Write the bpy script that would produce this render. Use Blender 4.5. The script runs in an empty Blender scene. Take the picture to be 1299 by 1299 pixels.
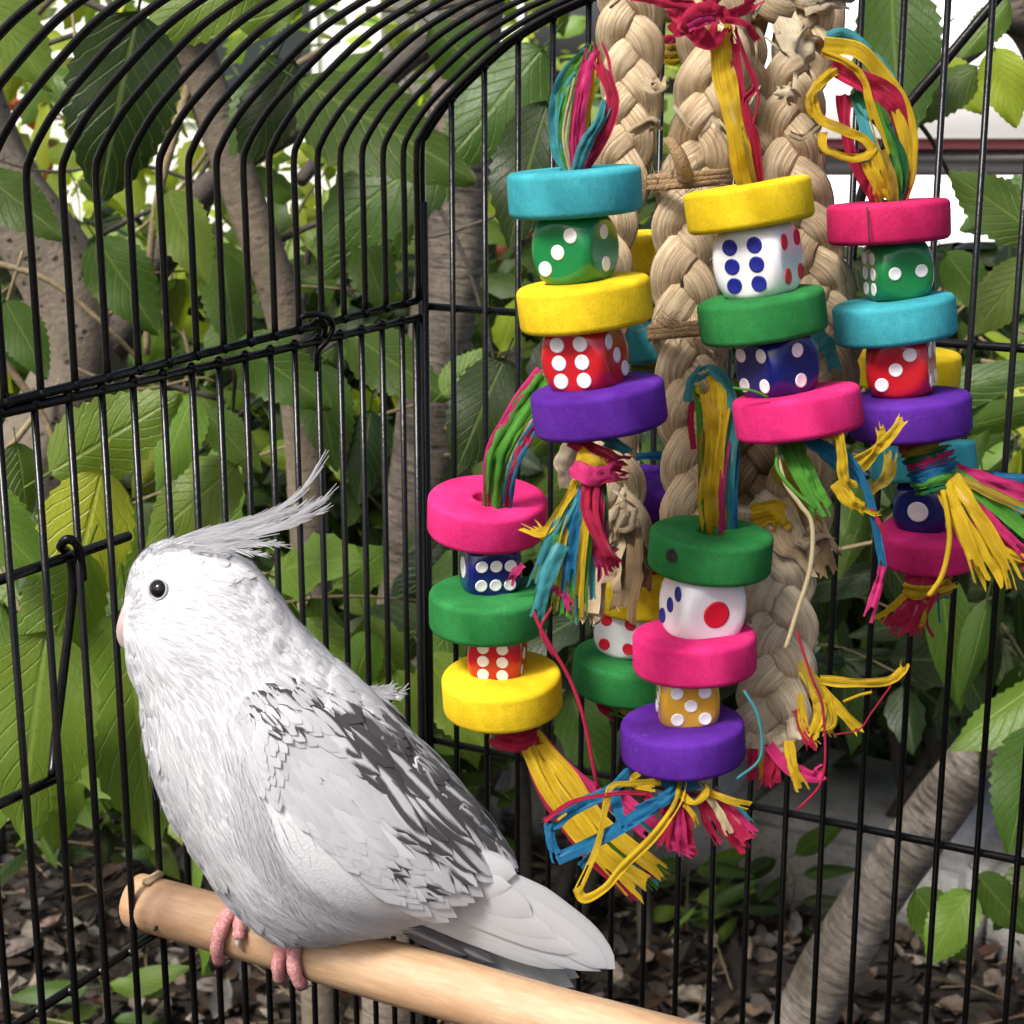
import bpy, bmesh, math, random
import numpy as np
from mathutils import Vector, Matrix, noise, geometry

random.seed(7); np.random.seed(7)
scene = bpy.context.scene
col = scene.collection
R = math.radians

# ------------------------------------------------------------------ camera, sky, sun, exposure
CAM_H = 1.30
F_PX, HALF, TH = 2174.8, 649.5, R(14.19)
cam_d = bpy.data.cameras.new('camera'); cam = bpy.data.objects.new('camera', cam_d); col.objects.link(cam)
cam.location = (0, 0, CAM_H); cam.rotation_euler = (math.pi/2 - TH, 0, 0)
cam_d.sensor_width = 36; cam_d.lens = 36*F_PX/1299.0
cam_d.clip_start = 0.01; cam_d.clip_end = 400
cam_d.dof.use_dof = True; cam_d.dof.focus_distance = 0.53; cam_d.dof.aperture_fstop = 52
scene.camera = cam

SUN_EL, SUN_AZ = R(52), R(224)          # azimuth clockwise from +Y
world = bpy.data.worlds.new('World'); scene.world = world; world.use_nodes = True
wn = world.node_tree; bg = wn.nodes['Background']
sky = wn.nodes.new('ShaderNodeTexSky'); sky.sky_type = 'NISHITA'; sky.sun_disc = False
sky.sun_elevation = SUN_EL; sky.sun_rotation = SUN_AZ
sky.air_density = 0.8; sky.dust_density = 6.0; sky.ozone_density = 0.4
wn.links.new(sky.outputs[0], bg.inputs[0]); bg.inputs[1].default_value = 0.105
sun_d = bpy.data.lights.new('sun', 'SUN'); sun_d.energy = 2.9; sun_d.angle = R(14); sun_d.color = (1, .97, .93)
sun = bpy.data.objects.new('sun', sun_d); col.objects.link(sun)
sdir = Vector((math.sin(SUN_AZ)*math.cos(SUN_EL), math.cos(SUN_AZ)*math.cos(SUN_EL), math.sin(SUN_EL)))
sun.location = sdir*20; sun.rotation_euler = sdir.to_track_quat('Z', 'Y').to_euler()
vs = scene.view_settings
vs.view_transform = 'Standard'; vs.look = 'None'; vs.exposure = 0.95; vs.gamma = 1.0; vs.use_curve_mapping = False

# ------------------------------------------------------------------ pixel -> place helpers (photo pixels give directions only)
FW = Vector((0, math.cos(TH), -math.sin(TH))); UP = Vector((0, math.sin(TH), math.cos(TH))); RT = Vector((1, 0, 0))
C0 = Vector((0, 0, CAM_H))
def ray(px, py): return FW + RT*((px-HALF)/F_PX) - UP*((py-HALF)/F_PX)
def P(px, py, d): return C0 + ray(px, py)*d                       # point at camera depth d
def PY(px, py, Y):
    r = ray(px, py); return C0 + r*(Y/r.y)                          # point on the vertical plane y = Y
def PZ(px, py, z=0.0):
    r = ray(px, py); return C0 + r*((z-CAM_H)/r.z)                  # point on the ground

# ------------------------------------------------------------------ mesh helpers
class MB:
    def __init__(s): s.v = []; s.f = []; s.uv = []; s.m = []; s.c = []; s.nrm = []
    def face(s, idx, uv=None, mi=0):
        s.f.append(tuple(idx)); s.uv.append(uv or [(0, 0)]*len(idx)); s.m.append(mi)
    def mesh(s, name, mats=(), smooth=True, tint=False):
        me = bpy.data.meshes.new(name)
        me.from_pydata([tuple(p) for p in s.v], [], s.f)
        if s.f:
            ul = me.uv_layers.new(name='UVMap')
            flat = [k for fu in s.uv for q in fu for k in q]
            ul.data.foreach_set('uv', flat)
            me.polygons.foreach_set('material_index', s.m)
            if smooth: me.polygons.foreach_set('use_smooth', [True]*len(s.f))
            if tint and s.c:
                a = me.attributes.new('tint', 'FLOAT_COLOR', 'POINT')
                a.data.foreach_set('color', [k for q in s.c for k in (*q[:3], q[3] if len(q) > 3 else 1.0)])
        for m in (mats if isinstance(mats, (list, tuple)) else [mats]): me.materials.append(m)
        me.update()
        if s.nrm and len(s.nrm) == len(s.v): me.normals_split_custom_set_from_vertices([tuple(k) for k in s.nrm])
        return me
    def obj(s, name, mats, parent=None, smooth=True, tint=False):
        return mkobj(name, s.mesh(name, mats, smooth, tint), parent)
def mkobj(name, me, parent=None):
    o = bpy.data.objects.new(name, me); col.objects.link(o)
    if parent: o.parent = parent
    return o
def tag(o, label=None, cat=None, group=None, kind=None):
    for k, v in (('label', label), ('category', cat), ('group', group), ('kind', kind)):
        if v: o[k] = v
    return o
def thing(name, label, cat, group=None, loc=(0, 0, 0)):
    o = bpy.data.objects.new(name, None); col.objects.link(o); o.location = loc; o.empty_display_size = .02
    return tag(o, label, cat, group)
def frames(pts):
    n = len(pts); T = []
    for i in range(n):
        t = pts[min(i+1, n-1)] - pts[max(i-1, 0)]
        T.append(t.normalized() if t.length > 1e-9 else Vector((0, 0, 1)))
    a = Vector((0, 0, 1)) if abs(T[0].z) < .9 else Vector((1, 0, 0))
    N = []
    n0 = (a - T[0]*a.dot(T[0])).normalized()
    for t in T:
        n0 = (n0 - t*n0.dot(t)); n0 = n0.normalized() if n0.length > 1e-6 else t.orthogonal().normalized()
        N.append(n0.copy())
    return T, N
def tube(mb, pts, rad, sides=8, caps=True, mi=0, flat=1.0, jitter=0.0, seed=0):
    pts = [Vector(p) for p in pts]; T, N = frames(pts); base = len(mb.v); n = len(pts); L = 0
    rf = rad if callable(rad) else (lambda s: rad)
    vs_ = []
    for i, p in enumerate(pts):
        if i: L += (pts[i]-pts[i-1]).length
        vs_.append(L)
        B = T[i].cross(N[i]); r = rf(i/(n-1))
        for k in range(sides):
            a = 2*math.pi*k/sides
            rr = r
            if jitter: rr *= 1 + jitter*noise.noise((p*9 + Vector((math.cos(a), math.sin(a), seed))*1.3))
            mb.v.append(p + N[i]*math.cos(a)*rr + B*math.sin(a)*rr*flat)
    for i in range(n-1):
        for k in range(sides):
            k2 = (k+1) % sides
            mb.face((base+i*sides+k, base+i*sides+k2, base+(i+1)*sides+k2, base+(i+1)*sides+k),
                    [(k/sides, vs_[i]), ((k+1)/sides, vs_[i]), ((k+1)/sides, vs_[i+1]), (k/sides, vs_[i+1])], mi)
    if caps:
        mb.face([base+k for k in range(sides)][::-1], None, mi)
        mb.face([base+(n-1)*sides+k for k in range(sides)], None, mi)
def cr(pts, n=8):
    """Catmull-Rom through Vectors"""
    pts = [Vector(p) for p in pts]
    if len(pts) < 3: return [pts[0].lerp(pts[1], k/n) for k in range(n+1)]
    q = [pts[0]*2-pts[1]] + pts + [pts[-1]*2-pts[-2]]; out = []
    for i in range(1, len(q)-2):
        for k in range(n):
            t = k/n; a, b, c, d = q[i-1:i+3]
            out.append(.5*((2*b)+(c-a)*t+(2*a-5*b+4*c-d)*t*t+(3*b-a-3*c+d)*t**3))
    return out + [pts[-1]]

# ------------------------------------------------------------------ materials
class NT:
    def __init__(s, name):
        s.m = bpy.data.materials.new(name); s.m.use_nodes = True; s.t = s.m.node_tree
        s.b = s.t.nodes['Principled BSDF']; s.out = s.t.nodes['Material Output']
    def n(s, ty, **kw):
        nd = s.t.nodes.new(ty)
        for k, v in kw.items():
            if k.startswith('i_'): nd.inputs[k[2:].replace('_', ' ')].default_value = v
            else: setattr(nd, k, v)
        return nd
    def l(s, a, b): s.t.links.new(a, b)
    def set(s, **kw):
        for k, v in kw.items(): s.b.inputs[k.replace('_', ' ')].default_value = v
    def math(s, op, a, b=None, clamp=False):
        nd = s.t.nodes.new('ShaderNodeMath'); nd.operation = op; nd.use_clamp = clamp
        for i, x in enumerate((a, b)):
            if x is None: continue
            if isinstance(x, (int, float)): nd.inputs[i].default_value = x
            else: s.l(x, nd.inputs[i])
        return nd.outputs[0]
    def mix(s, fac, a, b, mode='MIX'):
        nd = s.t.nodes.new('ShaderNodeMix'); nd.data_type = 'RGBA'; nd.blend_type = mode
        for sock, x in ((nd.inputs[0], fac), (nd.inputs[6], a), (nd.inputs[7], b)):
            if isinstance(x, (int, float)): sock.default_value = x
            elif isinstance(x, tuple): sock.default_value = (*x[:3], 1)
            else: s.l(x, sock)
        return nd.outputs[2]
    def noise(s, scale, vec=None, detail=4, rough=.55):
        nd = s.n('ShaderNodeTexNoise'); nd.inputs['Scale'].default_value = scale
        nd.inputs['Detail'].default_value = detail; nd.inputs['Roughness'].default_value = rough
        if vec is not None: s.l(vec, nd.inputs['Vector'])
        return nd.outputs[0]
    def ramp(s, fac, stops):
        nd = s.n('ShaderNodeValToRGB'); s.l(fac, nd.inputs[0]); e = nd.color_ramp.elements
        while len(e) < len(stops): e.new(.5)
        for k, (p, c) in enumerate(stops):
            e[k].position = p; e[k].color = (*c, 1) if isinstance(c, tuple) else (c, c, c, 1)
        return nd.outputs[0]
    def bump(s, h, strength=.3, dist=.001):
        nd = s.n('ShaderNodeBump'); nd.inputs['Strength'].default_value = strength; nd.inputs['Distance'].default_value = dist
        s.l(h, nd.inputs['Height']); s.l(nd.outputs[0], s.b.inputs['Normal']); return nd.outputs[0]
    def obj_co(s): return s.n('ShaderNodeTexCoord').outputs['Object']
    def uv(s): return s.n('ShaderNodeTexCoord').outputs['UV']
    def mapping(s, vec, scale):
        nd = s.n('ShaderNodeMapping'); nd.inputs['Scale'].default_value = scale; s.l(vec, nd.inputs[0]); return nd.outputs[0]
M = {}
def m_black():
    q = NT('black_powder_coat'); n = q.noise(700, q.obj_co(), 3)
    q.l(q.mix(n, (.003, .003, .003), (.008, .0075, .0075)), q.b.inputs['Base Color'])
    q.set(Roughness=.24); q.b.inputs['Specular IOR Level'].default_value = .24
    q.bump(q.noise(260, q.obj_co(), 2), .25, .0006); return q.m
M['black'] = m_black()
def m_dye(name, c):
    q = NT('dyed_wood_'+name); co = q.obj_co()
    big = q.noise(70, co, 4, .6); fine = q.noise(1800, co, 3, .7)
    grain = q.noise(260, q.mapping(co, (1, 1, .18)), 5, .65)
    dark = tuple(x*.62 for x in c); lite = tuple(min(1, x*1.12+.012) for x in c)
    k = q.mix(q.ramp(big, [(.28, 0.), (.72, 1.)]), dark, lite)
    k = q.mix(q.ramp(grain, [(.35, 0.), (.62, .0), (.78, .5)]), k, tuple(min(1, x*1.25+.06) for x in c))
    k = q.mix(q.ramp(fine, [(.34, .35), (.5, 0.)]), k, tuple(x*.5 for x in c)); k = q.mix(q.ramp(fine, [(.58, 0.), (.72, .2)]), k, tuple(min(1, x*1.2+.05) for x in c))
    wear = q.noise(38, co, 6, .7)
    k = q.mix(q.ramp(wear, [(.64, 0.), (.76, .45)]), k, tuple(min(1, x*.6+.28) for x in c))
    q.l(k, q.b.inputs['Base Color']); q.set(Roughness=.78)
    q.b.inputs['Specular IOR Level'].default_value = .1
    h = q.math('ADD', q.math('MULTIPLY', fine, .5), q.math('MULTIPLY', grain, .8))
    q.bump(h, .35, .0008); return q.m
DYE = dict(teal=(.045, .36, .42), yellow=(.80, .56, .01), purple=(.085, .012, .27), green=(.02, .20, .045),
           pink=(.70, .02, .17), crimson=(.52, .012, .10))
for k, c in DYE.items(): M['w_'+k] = m_dye(k, c)
def m_plastic(name, c, sss=.0):
    q = NT('die_plastic_'+name); n = q.noise(90, q.obj_co(), 2)
    q.l(q.mix(n, tuple(x*.85 for x in c), c), q.b.inputs['Base Color']); q.set(Roughness=.22)
    q.b.inputs['Coat Weight'].default_value = .3; q.b.inputs['Coat Roughness'].default_value = .12
    q.b.inputs['Subsurface Weight'].default_value = sss; q.b.inputs['Subsurface Scale'].default_value = .003
    q.bump(q.noise(160, q.obj_co(), 2), .08, .0005); return q.m
for k, c in dict(green=(.012, .20, .055), red=(.50, .012, .02), white=(.80, .79, .82), navy=(.006, .012, .13), amber=(.62, .33, .03)).items():
    M['d_'+k] = m_plastic(k, c, .15 if k in ('amber', 'white') else 0)
def m_pip(name, c):
    q = NT('pip_'+name); n = q.noise(600, q.obj_co(), 2)
    q.l(q.mix(n, tuple(x*.9 for x in c), c), q.b.inputs['Base Color']); q.set(Roughness=.38); return q.m
M['p_white'] = m_pip('white', (.82, .80, .80)); M['p_red'] = m_pip('red', (.60, .008, .03)); M['p_blue'] = m_pip('blue', (.01, .015, .22))
def m_raffia(name, c):
    q = NT('raffia_'+name); uv = q.uv()
    st = q.noise(6, q.mapping(uv, (3.2, .7, 1)), 5, .75); bl = q.noise(3, q.mapping(uv, (.8, 2.2, 1)), 4)
    k = q.mix(q.ramp(st, [(.3, 0.), (.7, 1.)]), tuple(x*.5 for x in c), tuple(min(1, x*1.2+.02) for x in c))
    k = q.mix(q.ramp(bl, [(.6, 0.), (.78, .55)]), k, tuple(min(1, x*.5+.38) for x in c))
    q.l(k, q.b.inputs['Base Color']); q.set(Roughness=.72); q.b.inputs['Specular IOR Level'].default_value = .22; q.bump(st, .8, .0009)
    tr = q.n('ShaderNodeBsdfTranslucent'); q.l(k, tr.inputs[0]); mx = q.n('ShaderNodeMixShader'); mx.inputs[0].default_value = .30
    q.l(q.b.outputs[0], mx.inputs[1]); q.l(tr.outputs[0], mx.inputs[2]); q.l(mx.outputs[0], q.out.inputs[0]); return q.m
RAF = dict(yellow=(.78, .52, .012), crimson=(.55, .012, .07), pink=(.72, .03, .20), green=(.10, .38, .035), dgreen=(.012, .16, .05),
           teal=(.06, .36, .40), blue=(.01, .20, .42), olive=(.45, .32, .03), cream=(.72, .60, .36))
for k, c in RAF.items(): M['r_'+k] = m_raffia(k, c)
def m_husk(name, a, b):
    q = NT('husk_'+name); uv = q.uv()
    st = q.noise(5, q.mapping(uv, (7, .9, 1)), 6, .75); fine = q.noise(5, q.mapping(uv, (26, 1.6, 1)), 4, .7)
    bl = q.noise(70, q.obj_co(), 4)
    k = q.mix(q.ramp(st, [(.38, 0.), (.58, 1.)]), a, b)
    k = q.mix(q.ramp(bl, [(.35, .5), (.55, 0.)]), k, tuple(x*.55 for x in a))
    k = q.mix(q.ramp(fine, [(.38, .75), (.47, 0.)]), k, tuple(x*.4 for x in a))
    q.l(k, q.b.inputs['Base Color']); q.set(Roughness=.62)
    q.bump(q.math('ADD', st, q.math('MULTIPLY', fine, .6)), .8, .0012); return q.m
M['husk'] = m_husk('tan', (.45, .31, .165), (.80, .65, .43)); M['husk_pale'] = m_husk('pale', (.62, .50, .31), (.86, .76, .56))
M['husk_dark'] = m_husk('brown', (.19, .115, .05), (.42, .29, .15))
def m_wood():
    q = NT('peeled_perch_wood'); uv = q.uv()
    g = q.noise(4, q.mapping(uv, (7, 16, 1)), 6, .65); fine = q.noise(5, q.mapping(uv, (40, 60, 1)), 4, .7); bl = q.noise(24, q.obj_co(), 4)
    k = q.mix(q.ramp(g, [(.3, 0.), (.7, 1.)]), (.37, .225, .12), (.52, .355, .215))
    k = q.mix(q.ramp(bl, [(.4, 0.), (.75, .5)]), k, (.36, .18, .09))
    k = q.mix(q.ramp(fine, [(.3, .3), (.45, 0.)]), k, (.33, .17, .08))
    q.l(k, q.b.inputs['Base Color']); q.set(Roughness=.5); q.bump(q.math('ADD', g, fine), .25, .0006); return q.m
M['wood'] = m_wood()
M['wood_end'] = (lambda q: (q.l(q.mix(q.noise(400, q.obj_co(), 4), (.48, .32, .17), (.60, .43, .26)), q.b.inputs['Base Color']), q.set(Roughness=.7), q.m)[2])(NT('cut_wood'))
def m_leaf(name, use_attr):
    q = NT(name); uv = q.uv(); sp = q.n('ShaderNodeSeparateXYZ'); q.l(uv, sp.inputs[0]); u, v = sp.outputs[0], sp.outputs[1]
    au = q.math('ABSOLUTE', u)
    w = q.math('MULTIPLY', q.math('SUBTRACT', v, q.math('MULTIPLY', au, .34)), 9.)
    fr = q.math('ABSOLUTE', q.math('SUBTRACT', q.math('FRACT', w), .5))
    side = q.ramp(fr, [(.40, 0.), (.49, 1.)])
    rib = q.ramp(au, [(.02, 1.), (.075, 0.)])
    vein = q.math('MAXIMUM', q.math('MULTIPLY', side, .7), rib)
    if use_attr: c = q.n('ShaderNodeAttribute', attribute_name='tint').outputs[0]
    else: c = q.n('ShaderNodeObjectInfo').outputs['Color']
    cells = q.n('ShaderNodeTexVoronoi'); cells.inputs['Scale'].default_value = 26; q.l(uv, cells.inputs['Vector'])
    bl = q.noise(3, uv, 3); geo = q.n('ShaderNodeNewGeometry')
    k = q.mix(q.ramp(bl, [(.35, 0.), (.7, .5)]), c, q.mix(1., c, (.62, .72, .5), 'MULTIPLY'))
    k = q.mix(q.math('MULTIPLY', vein, .36), k, q.mix(.5, c, (.32, .42, .12)))
    hole = q.noise(9, uv, 2)
    k = q.mix(q.ramp(hole, [(.73, 0.), (.77, .55)]), k, (.10, .055, .015))
    k2 = q.mix(geo.outputs['Backfacing'], k, q.mix(.35, k, (.16, .22, .09)))
    q.l(k2, q.b.inputs['Base Color']); q.set(Roughness=.42); q.b.inputs['Specular IOR Level'].default_value = .38
    h = q.math('SUBTRACT', q.math('MULTIPLY', cells.outputs[0], .25), vein)
    q.bump(h, .55, .0012)
    tr = q.n('ShaderNodeBsdfTranslucent'); q.l(q.mix(1., k, (1.9, 1.75, .55), 'MULTIPLY'), tr.inputs[0])
    mx = q.n('ShaderNodeMixShader'); mx.inputs[0].default_value = .42
    q.l(q.b.outputs[0], mx.inputs[1]); q.l(tr.outputs[0], mx.inputs[2]); q.l(mx.outputs[0], q.out.inputs[0]); return q.m
M['leaf'] = m_leaf('leaf_single', False); M['leaf_mass'] = m_leaf('leaf_mass', True)
def m_bark(name, a, b, band, pits, bd_=.004):
    q = NT('bark_'+name); uv = q.uv(); co = q.obj_co()
    bd = q.noise(4, q.mapping(uv, (1.2, 42, 1)), 6, .7); fine = q.noise(140, co, 5, .7); bl = q.noise(13, co, 5, .6)
    k = q.mix(q.ramp(bl, [(.35, 0.), (.65, 1.)]), a, b)
    k = q.mix(q.math('MULTIPLY', q.ramp(bd, [(.36, 1.), (.52, 0.)]), band), k, tuple(x*.3 for x in a))
    k = q.mix(q.math('MULTIPLY', q.ramp(bd, [(.56, 0.), (.7, 1.)]), band*.6), k, tuple(min(1, x*1.5) for x in b))
    vo = q.n('ShaderNodeTexVoronoi'); vo.inputs['Scale'].default_value = 75; q.l(co, vo.inputs['Vector'])
    pit = q.math('MULTIPLY', q.ramp(q.math('ADD', vo.outputs[0], q.math('MULTIPLY', fine, .25)), [(.26, 1.), (.40, 0.)]), q.ramp(q.noise(30, co, 2), [(.42, 0.), (.55, 1.)]))
    k = q.mix(q.math('MULTIPLY', pit, pits), k, (.018, .014, .01))
    k = q.mix(q.ramp(fine, [(.3, .5), (.5, 0.)]), k, tuple(x*.4 for x in a))
    q.l(k, q.b.inputs['Base Color']); q.set(Roughness=.82)
    h = q.math('SUBTRACT', q.math('ADD', q.math('MULTIPLY', bd, band), q.math('MULTIPLY', fine, .6)), q.math('MULTIPLY', pit, pits))
    q.bump(h, .8, bd_); return q.m
M['bark_band'] = m_bark('banded', (.085, .068, .052), (.22, .185, .145), 1., .15)
M['bark_smooth'] = m_bark('smooth', (.095, .075, .05), (.175, .14, .098), .3, .25)
M['bark_knob'] = m_bark('pitted', (.09, .072, .052), (.175, .145, .108), .15, .9)
M['bark_pale'] = m_bark('pale', (.13, .11, .09), (.33, .295, .25), 1., .1, .0015)
M['bark_dark'] = m_bark('dark', (.03, .025, .02), (.08, .065, .05), .4, .4)
M['twig'] = m_bark('twig', (.12, .085, .045), (.24, .19, .10), .3, .1)
# ------------------------------------------------------------------ ground
def m_soil():
    q = NT('dark_mulch_soil'); co = q.obj_co(); a = q.noise(9, co, 6, .7); b = q.noise(90, co, 5, .7)
    k = q.mix(q.ramp(a, [(.35, 0.), (.65, 1.)]), (.012, .009, .007), (.045, .032, .022))
    k = q.mix(q.ramp(b, [(.55, 0.), (.75, .7)]), k, (.10, .075, .05))
    q.l(k, q.b.inputs['Base Color']); q.set(Roughness=.95); q.bump(q.math('ADD', a, b), 1., .02); return q.m
M['soil'] = m_soil()
mb = MB(); NX = 60
xs = sorted(set([-120, -60, -25, -12] + [(-6+12*i/70) for i in range(71)] + [12, 25, 60, 120]))
ys = sorted(set([-60, -20, -6] + [(.4+7*i/56) for i in range(57)] + [10, 16, 30, 60, 150]))
for y in ys:
    for x in xs:
        z = (noise.noise((x*1.3, y*1.3, 0))*.03 + noise.noise((x*5, y*5, 3))*.012) if abs(x) < 7 and y < 9 else -.02
        mb.v.append((x, y, z-.02))
for j in range(len(ys)-1):
    for i in range(len(xs)-1):
        a = j*len(xs)+i; mb.face((a, a+1, a+1+len(xs), a+len(xs)))
tag(mb.obj('ground', M['soil']), kind='structure')
q = NT('far_lawn'); co = q.obj_co(); q.l(q.mix(q.ramp(q.noise(3, co, 6, .7), [(.35, 0.), (.65, 1.)]), (.075, .13, .02), (.17, .24, .04)), q.b.inputs['Base Color']); q.set(Roughness=.9); q.bump(q.noise(60, co, 4), .8, .03); M['lawn'] = q.m
q = NT('pale_paving'); co = q.obj_co(); q.l(q.mix(q.ramp(q.noise(2, co, 6, .7), [(.35, 0.), (.65, 1.)]), (.40, .39, .37), (.56, .55, .52)), q.b.inputs['Base Color']); q.set(Roughness=.9); q.bump(q.noise(80, co, 4), .5, .01); M['paving'] = q.m
for nm, y0_, y1_, z_, mt in (('lawn', 9.2, 149, .012, 'lawn'), ('pavement', 4.7, 9.2, .016, 'paving')):
    lb = MB(); ny = 24
    for k in range(ny+1):
        for x in (-110, -20, -5, 0, 5, 20, 110): lb.v.append(Vector((x, y0_+(y1_-y0_)*(k/ny)**2+.05*math.sin(x), z_)))
    for k in range(ny):
        for x in range(6): a = k*7+x; lb.face((a, a+1, a+8, a+7))
    tag(lb.obj(nm, M[mt]), kind='structure')
def ground_z(x, y): return noise.noise((x*1.3, y*1.3, 0))*.03 + noise.noise((x*5, y*5, 3))*.012 - .02

# ------------------------------------------------------------------ bird cage
S = .015                                                   # bar spacing
PHI = .4934
uL = Vector((math.sin(PHI), math.cos(PHI), 0)); uB = Vector((math.cos(PHI), -math.sin(PHI), 0))
CN = Vector((-2.494*S, 47.213*S, 0))                       # back left corner of the cage
def wl(t, z, off=0): return CN - uL*t + uB*off + Vector((0, 0, CAM_H+z))        # on the left wall, t towards the front
def wb(t, z, off=0): return CN + uB*t - uL*off + Vector((0, 0, CAM_H+z))        # on the back wall, t to the right
Z_LR, Z_UR, Z_BL, Z_BB, Z_BT, Z_BASE = -.0958, -.0885, -.2922, -.2833, -.0915, -.50
def back_hit(px, py):
    r = ray(px, py); t = (CN.dot(uL) - C0.dot(uL))/r.dot(uL); p = C0 + r*t
    return (p-CN).dot(uB), p.z-CAM_H
arch_px = [(531, 192), (537, 171), (551, 148), (569, 125), (608.6, 85.5), (648, 51), (692, 23), (729, 4.6)]
arch = [back_hit(*p) for p in arch_px]
t0 = arch[0][0]; arch = [(max(0, t-t0), z) for t, z in arch]
WID = .60
(ta, za), (tb_, zb) = arch[-2], arch[-1]; sl = (zb-za)/(tb_-ta)
for k in range(1, 7):
    q = k/6; dt = (WID/2-tb_); arch.append((tb_+dt*q, zb+sl*dt*(q-.5*q*q)*.9))
APEX = arch[-1][1]
arch_full = arch + [(WID-t, z) for t, z in arch[::-1][1:]]
def arch_z(t):
    for (a, za), (b, zb) in zip(arch_full, arch_full[1:]):
        if a <= t <= b: return za + (zb-za)*(t-a)/max(1e-6, b-a)
    return arch_full[0][1]
cage = thing('bird_cage', 'black wire bird cage with arched roof standing among the trees', 'bird cage', loc=tuple(wb(WID/2, Z_BASE-.03, .23)))
cage_inv = Matrix.Translation(-cage.location)
def adopt(o, parent):                                      # keep world place when parented to an Empty off the origin
    o.parent = parent; o.matrix_parent_inverse = Matrix.Translation(-Vector(parent.location)); return o
def rod(name, pts, r, parent=cage, sides=10, mat='black', weld=()):
    mb = MB(); tube(mb, pts, r, sides)
    for w in weld: tube(mb, [w+Vector((0, 0, k*.0009)) for k in (-2, -1, 0, 1, 2)], lambda s: .0006+.0015*math.sin(math.pi*s)*random.uniform(.9, 1.1), 8)
    o = mb.obj(name, M[mat]); return adopt(o, parent)
def zur(t): return -.0885-.0185*t
BR = .00122; RR = .0016; NL = 30
for i in range(NL):
    t = S*(i+1)*1.0 + .04*S
    if 10 <= i <= 10: pass
    rod('bar', [wl(t, Z_LR+.001), wl(t, -.25), wl(t, Z_BASE)], BR, weld=(wl(t, Z_LR+.0008), wl(t, Z_BL, -.0016)))
    # upper bars sit a little off the lower ones and bend over into the arched roof
    tu = t - .22*S
    pts = [wl(tu, zur(tu))] + [wl(tu, zur(tu) + (arch[0][1]-zur(tu))*k/3) for k in (1, 2)] + [wl(tu, z, tt) for tt, z in arch]
    rod('bar', cr(pts, 4), BR, weld=(wl(tu, zur(tu), .0004),))
NB = 40
for i in range(NB):
    t = S*(i+1)*1.0049
    if t > WID-.006: break
    rod('bar', [wb(t, arch_z(t)-.001), wb(t, -.2), wb(t, Z_BASE)], BR, weld=(wb(t, arch_z(t)-.001), wb(t, Z_BT, -.0014), wb(t, Z_BB, -.0014)))
DEP = S*(NL+1)
rod('rail', [wl(0, Z_LR), wl(DEP, Z_LR)], RR); rod('rail', [wl(.004, zur(.004)), wl(DEP, zur(DEP))], RR)
rod('rail', [wl(0, Z_BL, -.0026), wl(DEP, Z_BL, -.0026)], RR)
rod('rail', [wb(0, Z_BB, -.0026), wb(WID, Z_BB, -.0026)], RR); rod('rail', [wb(0, Z_BT, -.0024), wb(WID, Z_BT, -.0024)], RR)
# corner posts and arched frame
rod('corner_post', [wl(-.0005, Z_BASE, .001), wl(-.0005, arch[0][1]-.02, .001)], .0020)
rod('corner_post', [wl(.0046, Z_BASE), wl(.0046, Z_LR)], .0016)
rod('arch_frame', cr([wb(t, z, -.001) for t, z in [(0, -.13), (0, -.07)] + arch_full + [(WID, -.07), (WID, -.13)]], 4), .0019)
rod('arch_frame', cr([wb(t+.001, z, .0038) for t, z in [(0, Z_UR), (0, -.06)] + arch], 4), .0014)
rod('corner_post', [wb(WID, Z_BASE), wb(WID, -.12)], .0024)
rod('ridge_rail', [wb(WID/2, APEX+.003, -.002), wb(WID/2, APEX+.003, DEP)], .0022)
rod('corner_post', [wl(DEP, Z_BASE), wl(DEP, -.07)], .0024)
# clip joining roof and wall panels
cl = MB()
def wlp(px, py, off=0):
    r = ray(px, py); n = uB; t = ((CN+n*off).dot(n) - C0.dot(n))/r.dot(n); return C0 + r*t
tube(cl, cr([wlp(383, 402, .004), wlp(398, 399, .006), wlp(415, 402, .006), wlp(422, 415, .006), wlp(415, 432, .005), wlp(403, 447, .003), wlp(402, 470, .002)], 5), .0011, 8)
tube(cl, cr([wlp(396, 412, .002), wlp(405, 404, .005), wlp(412, 412, .006), wlp(411, 428, .004)], 5), .0011, 8)
adopt(cl.obj('panel_clip', M['black']), cage)
# small side door: two rails, hook and a leaning hinge rod
rod('door_rail', [wlp(-60, 756, -.003), wlp(163, 680, -.003)], .0017)
rod('door_rail', [wlp(-60, 1047, -.003), wlp(69, 988, -.003)], .0017)
hk = MB()
tube(hk, cr([wlp(66, 984, -.003), wlp(70, 940, -.006), wlp(82, 840, -.006), wlp(92, 750, -.006), wlp(88, 705, -.006), wlp(77, 694, -.003), wlp(86, 684, .001), wlp(99, 694, .001), wlp(105, 735, -.001)], 5), .0015, 8)
adopt(hk.obj('door_hook', M['black']), cage)
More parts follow.
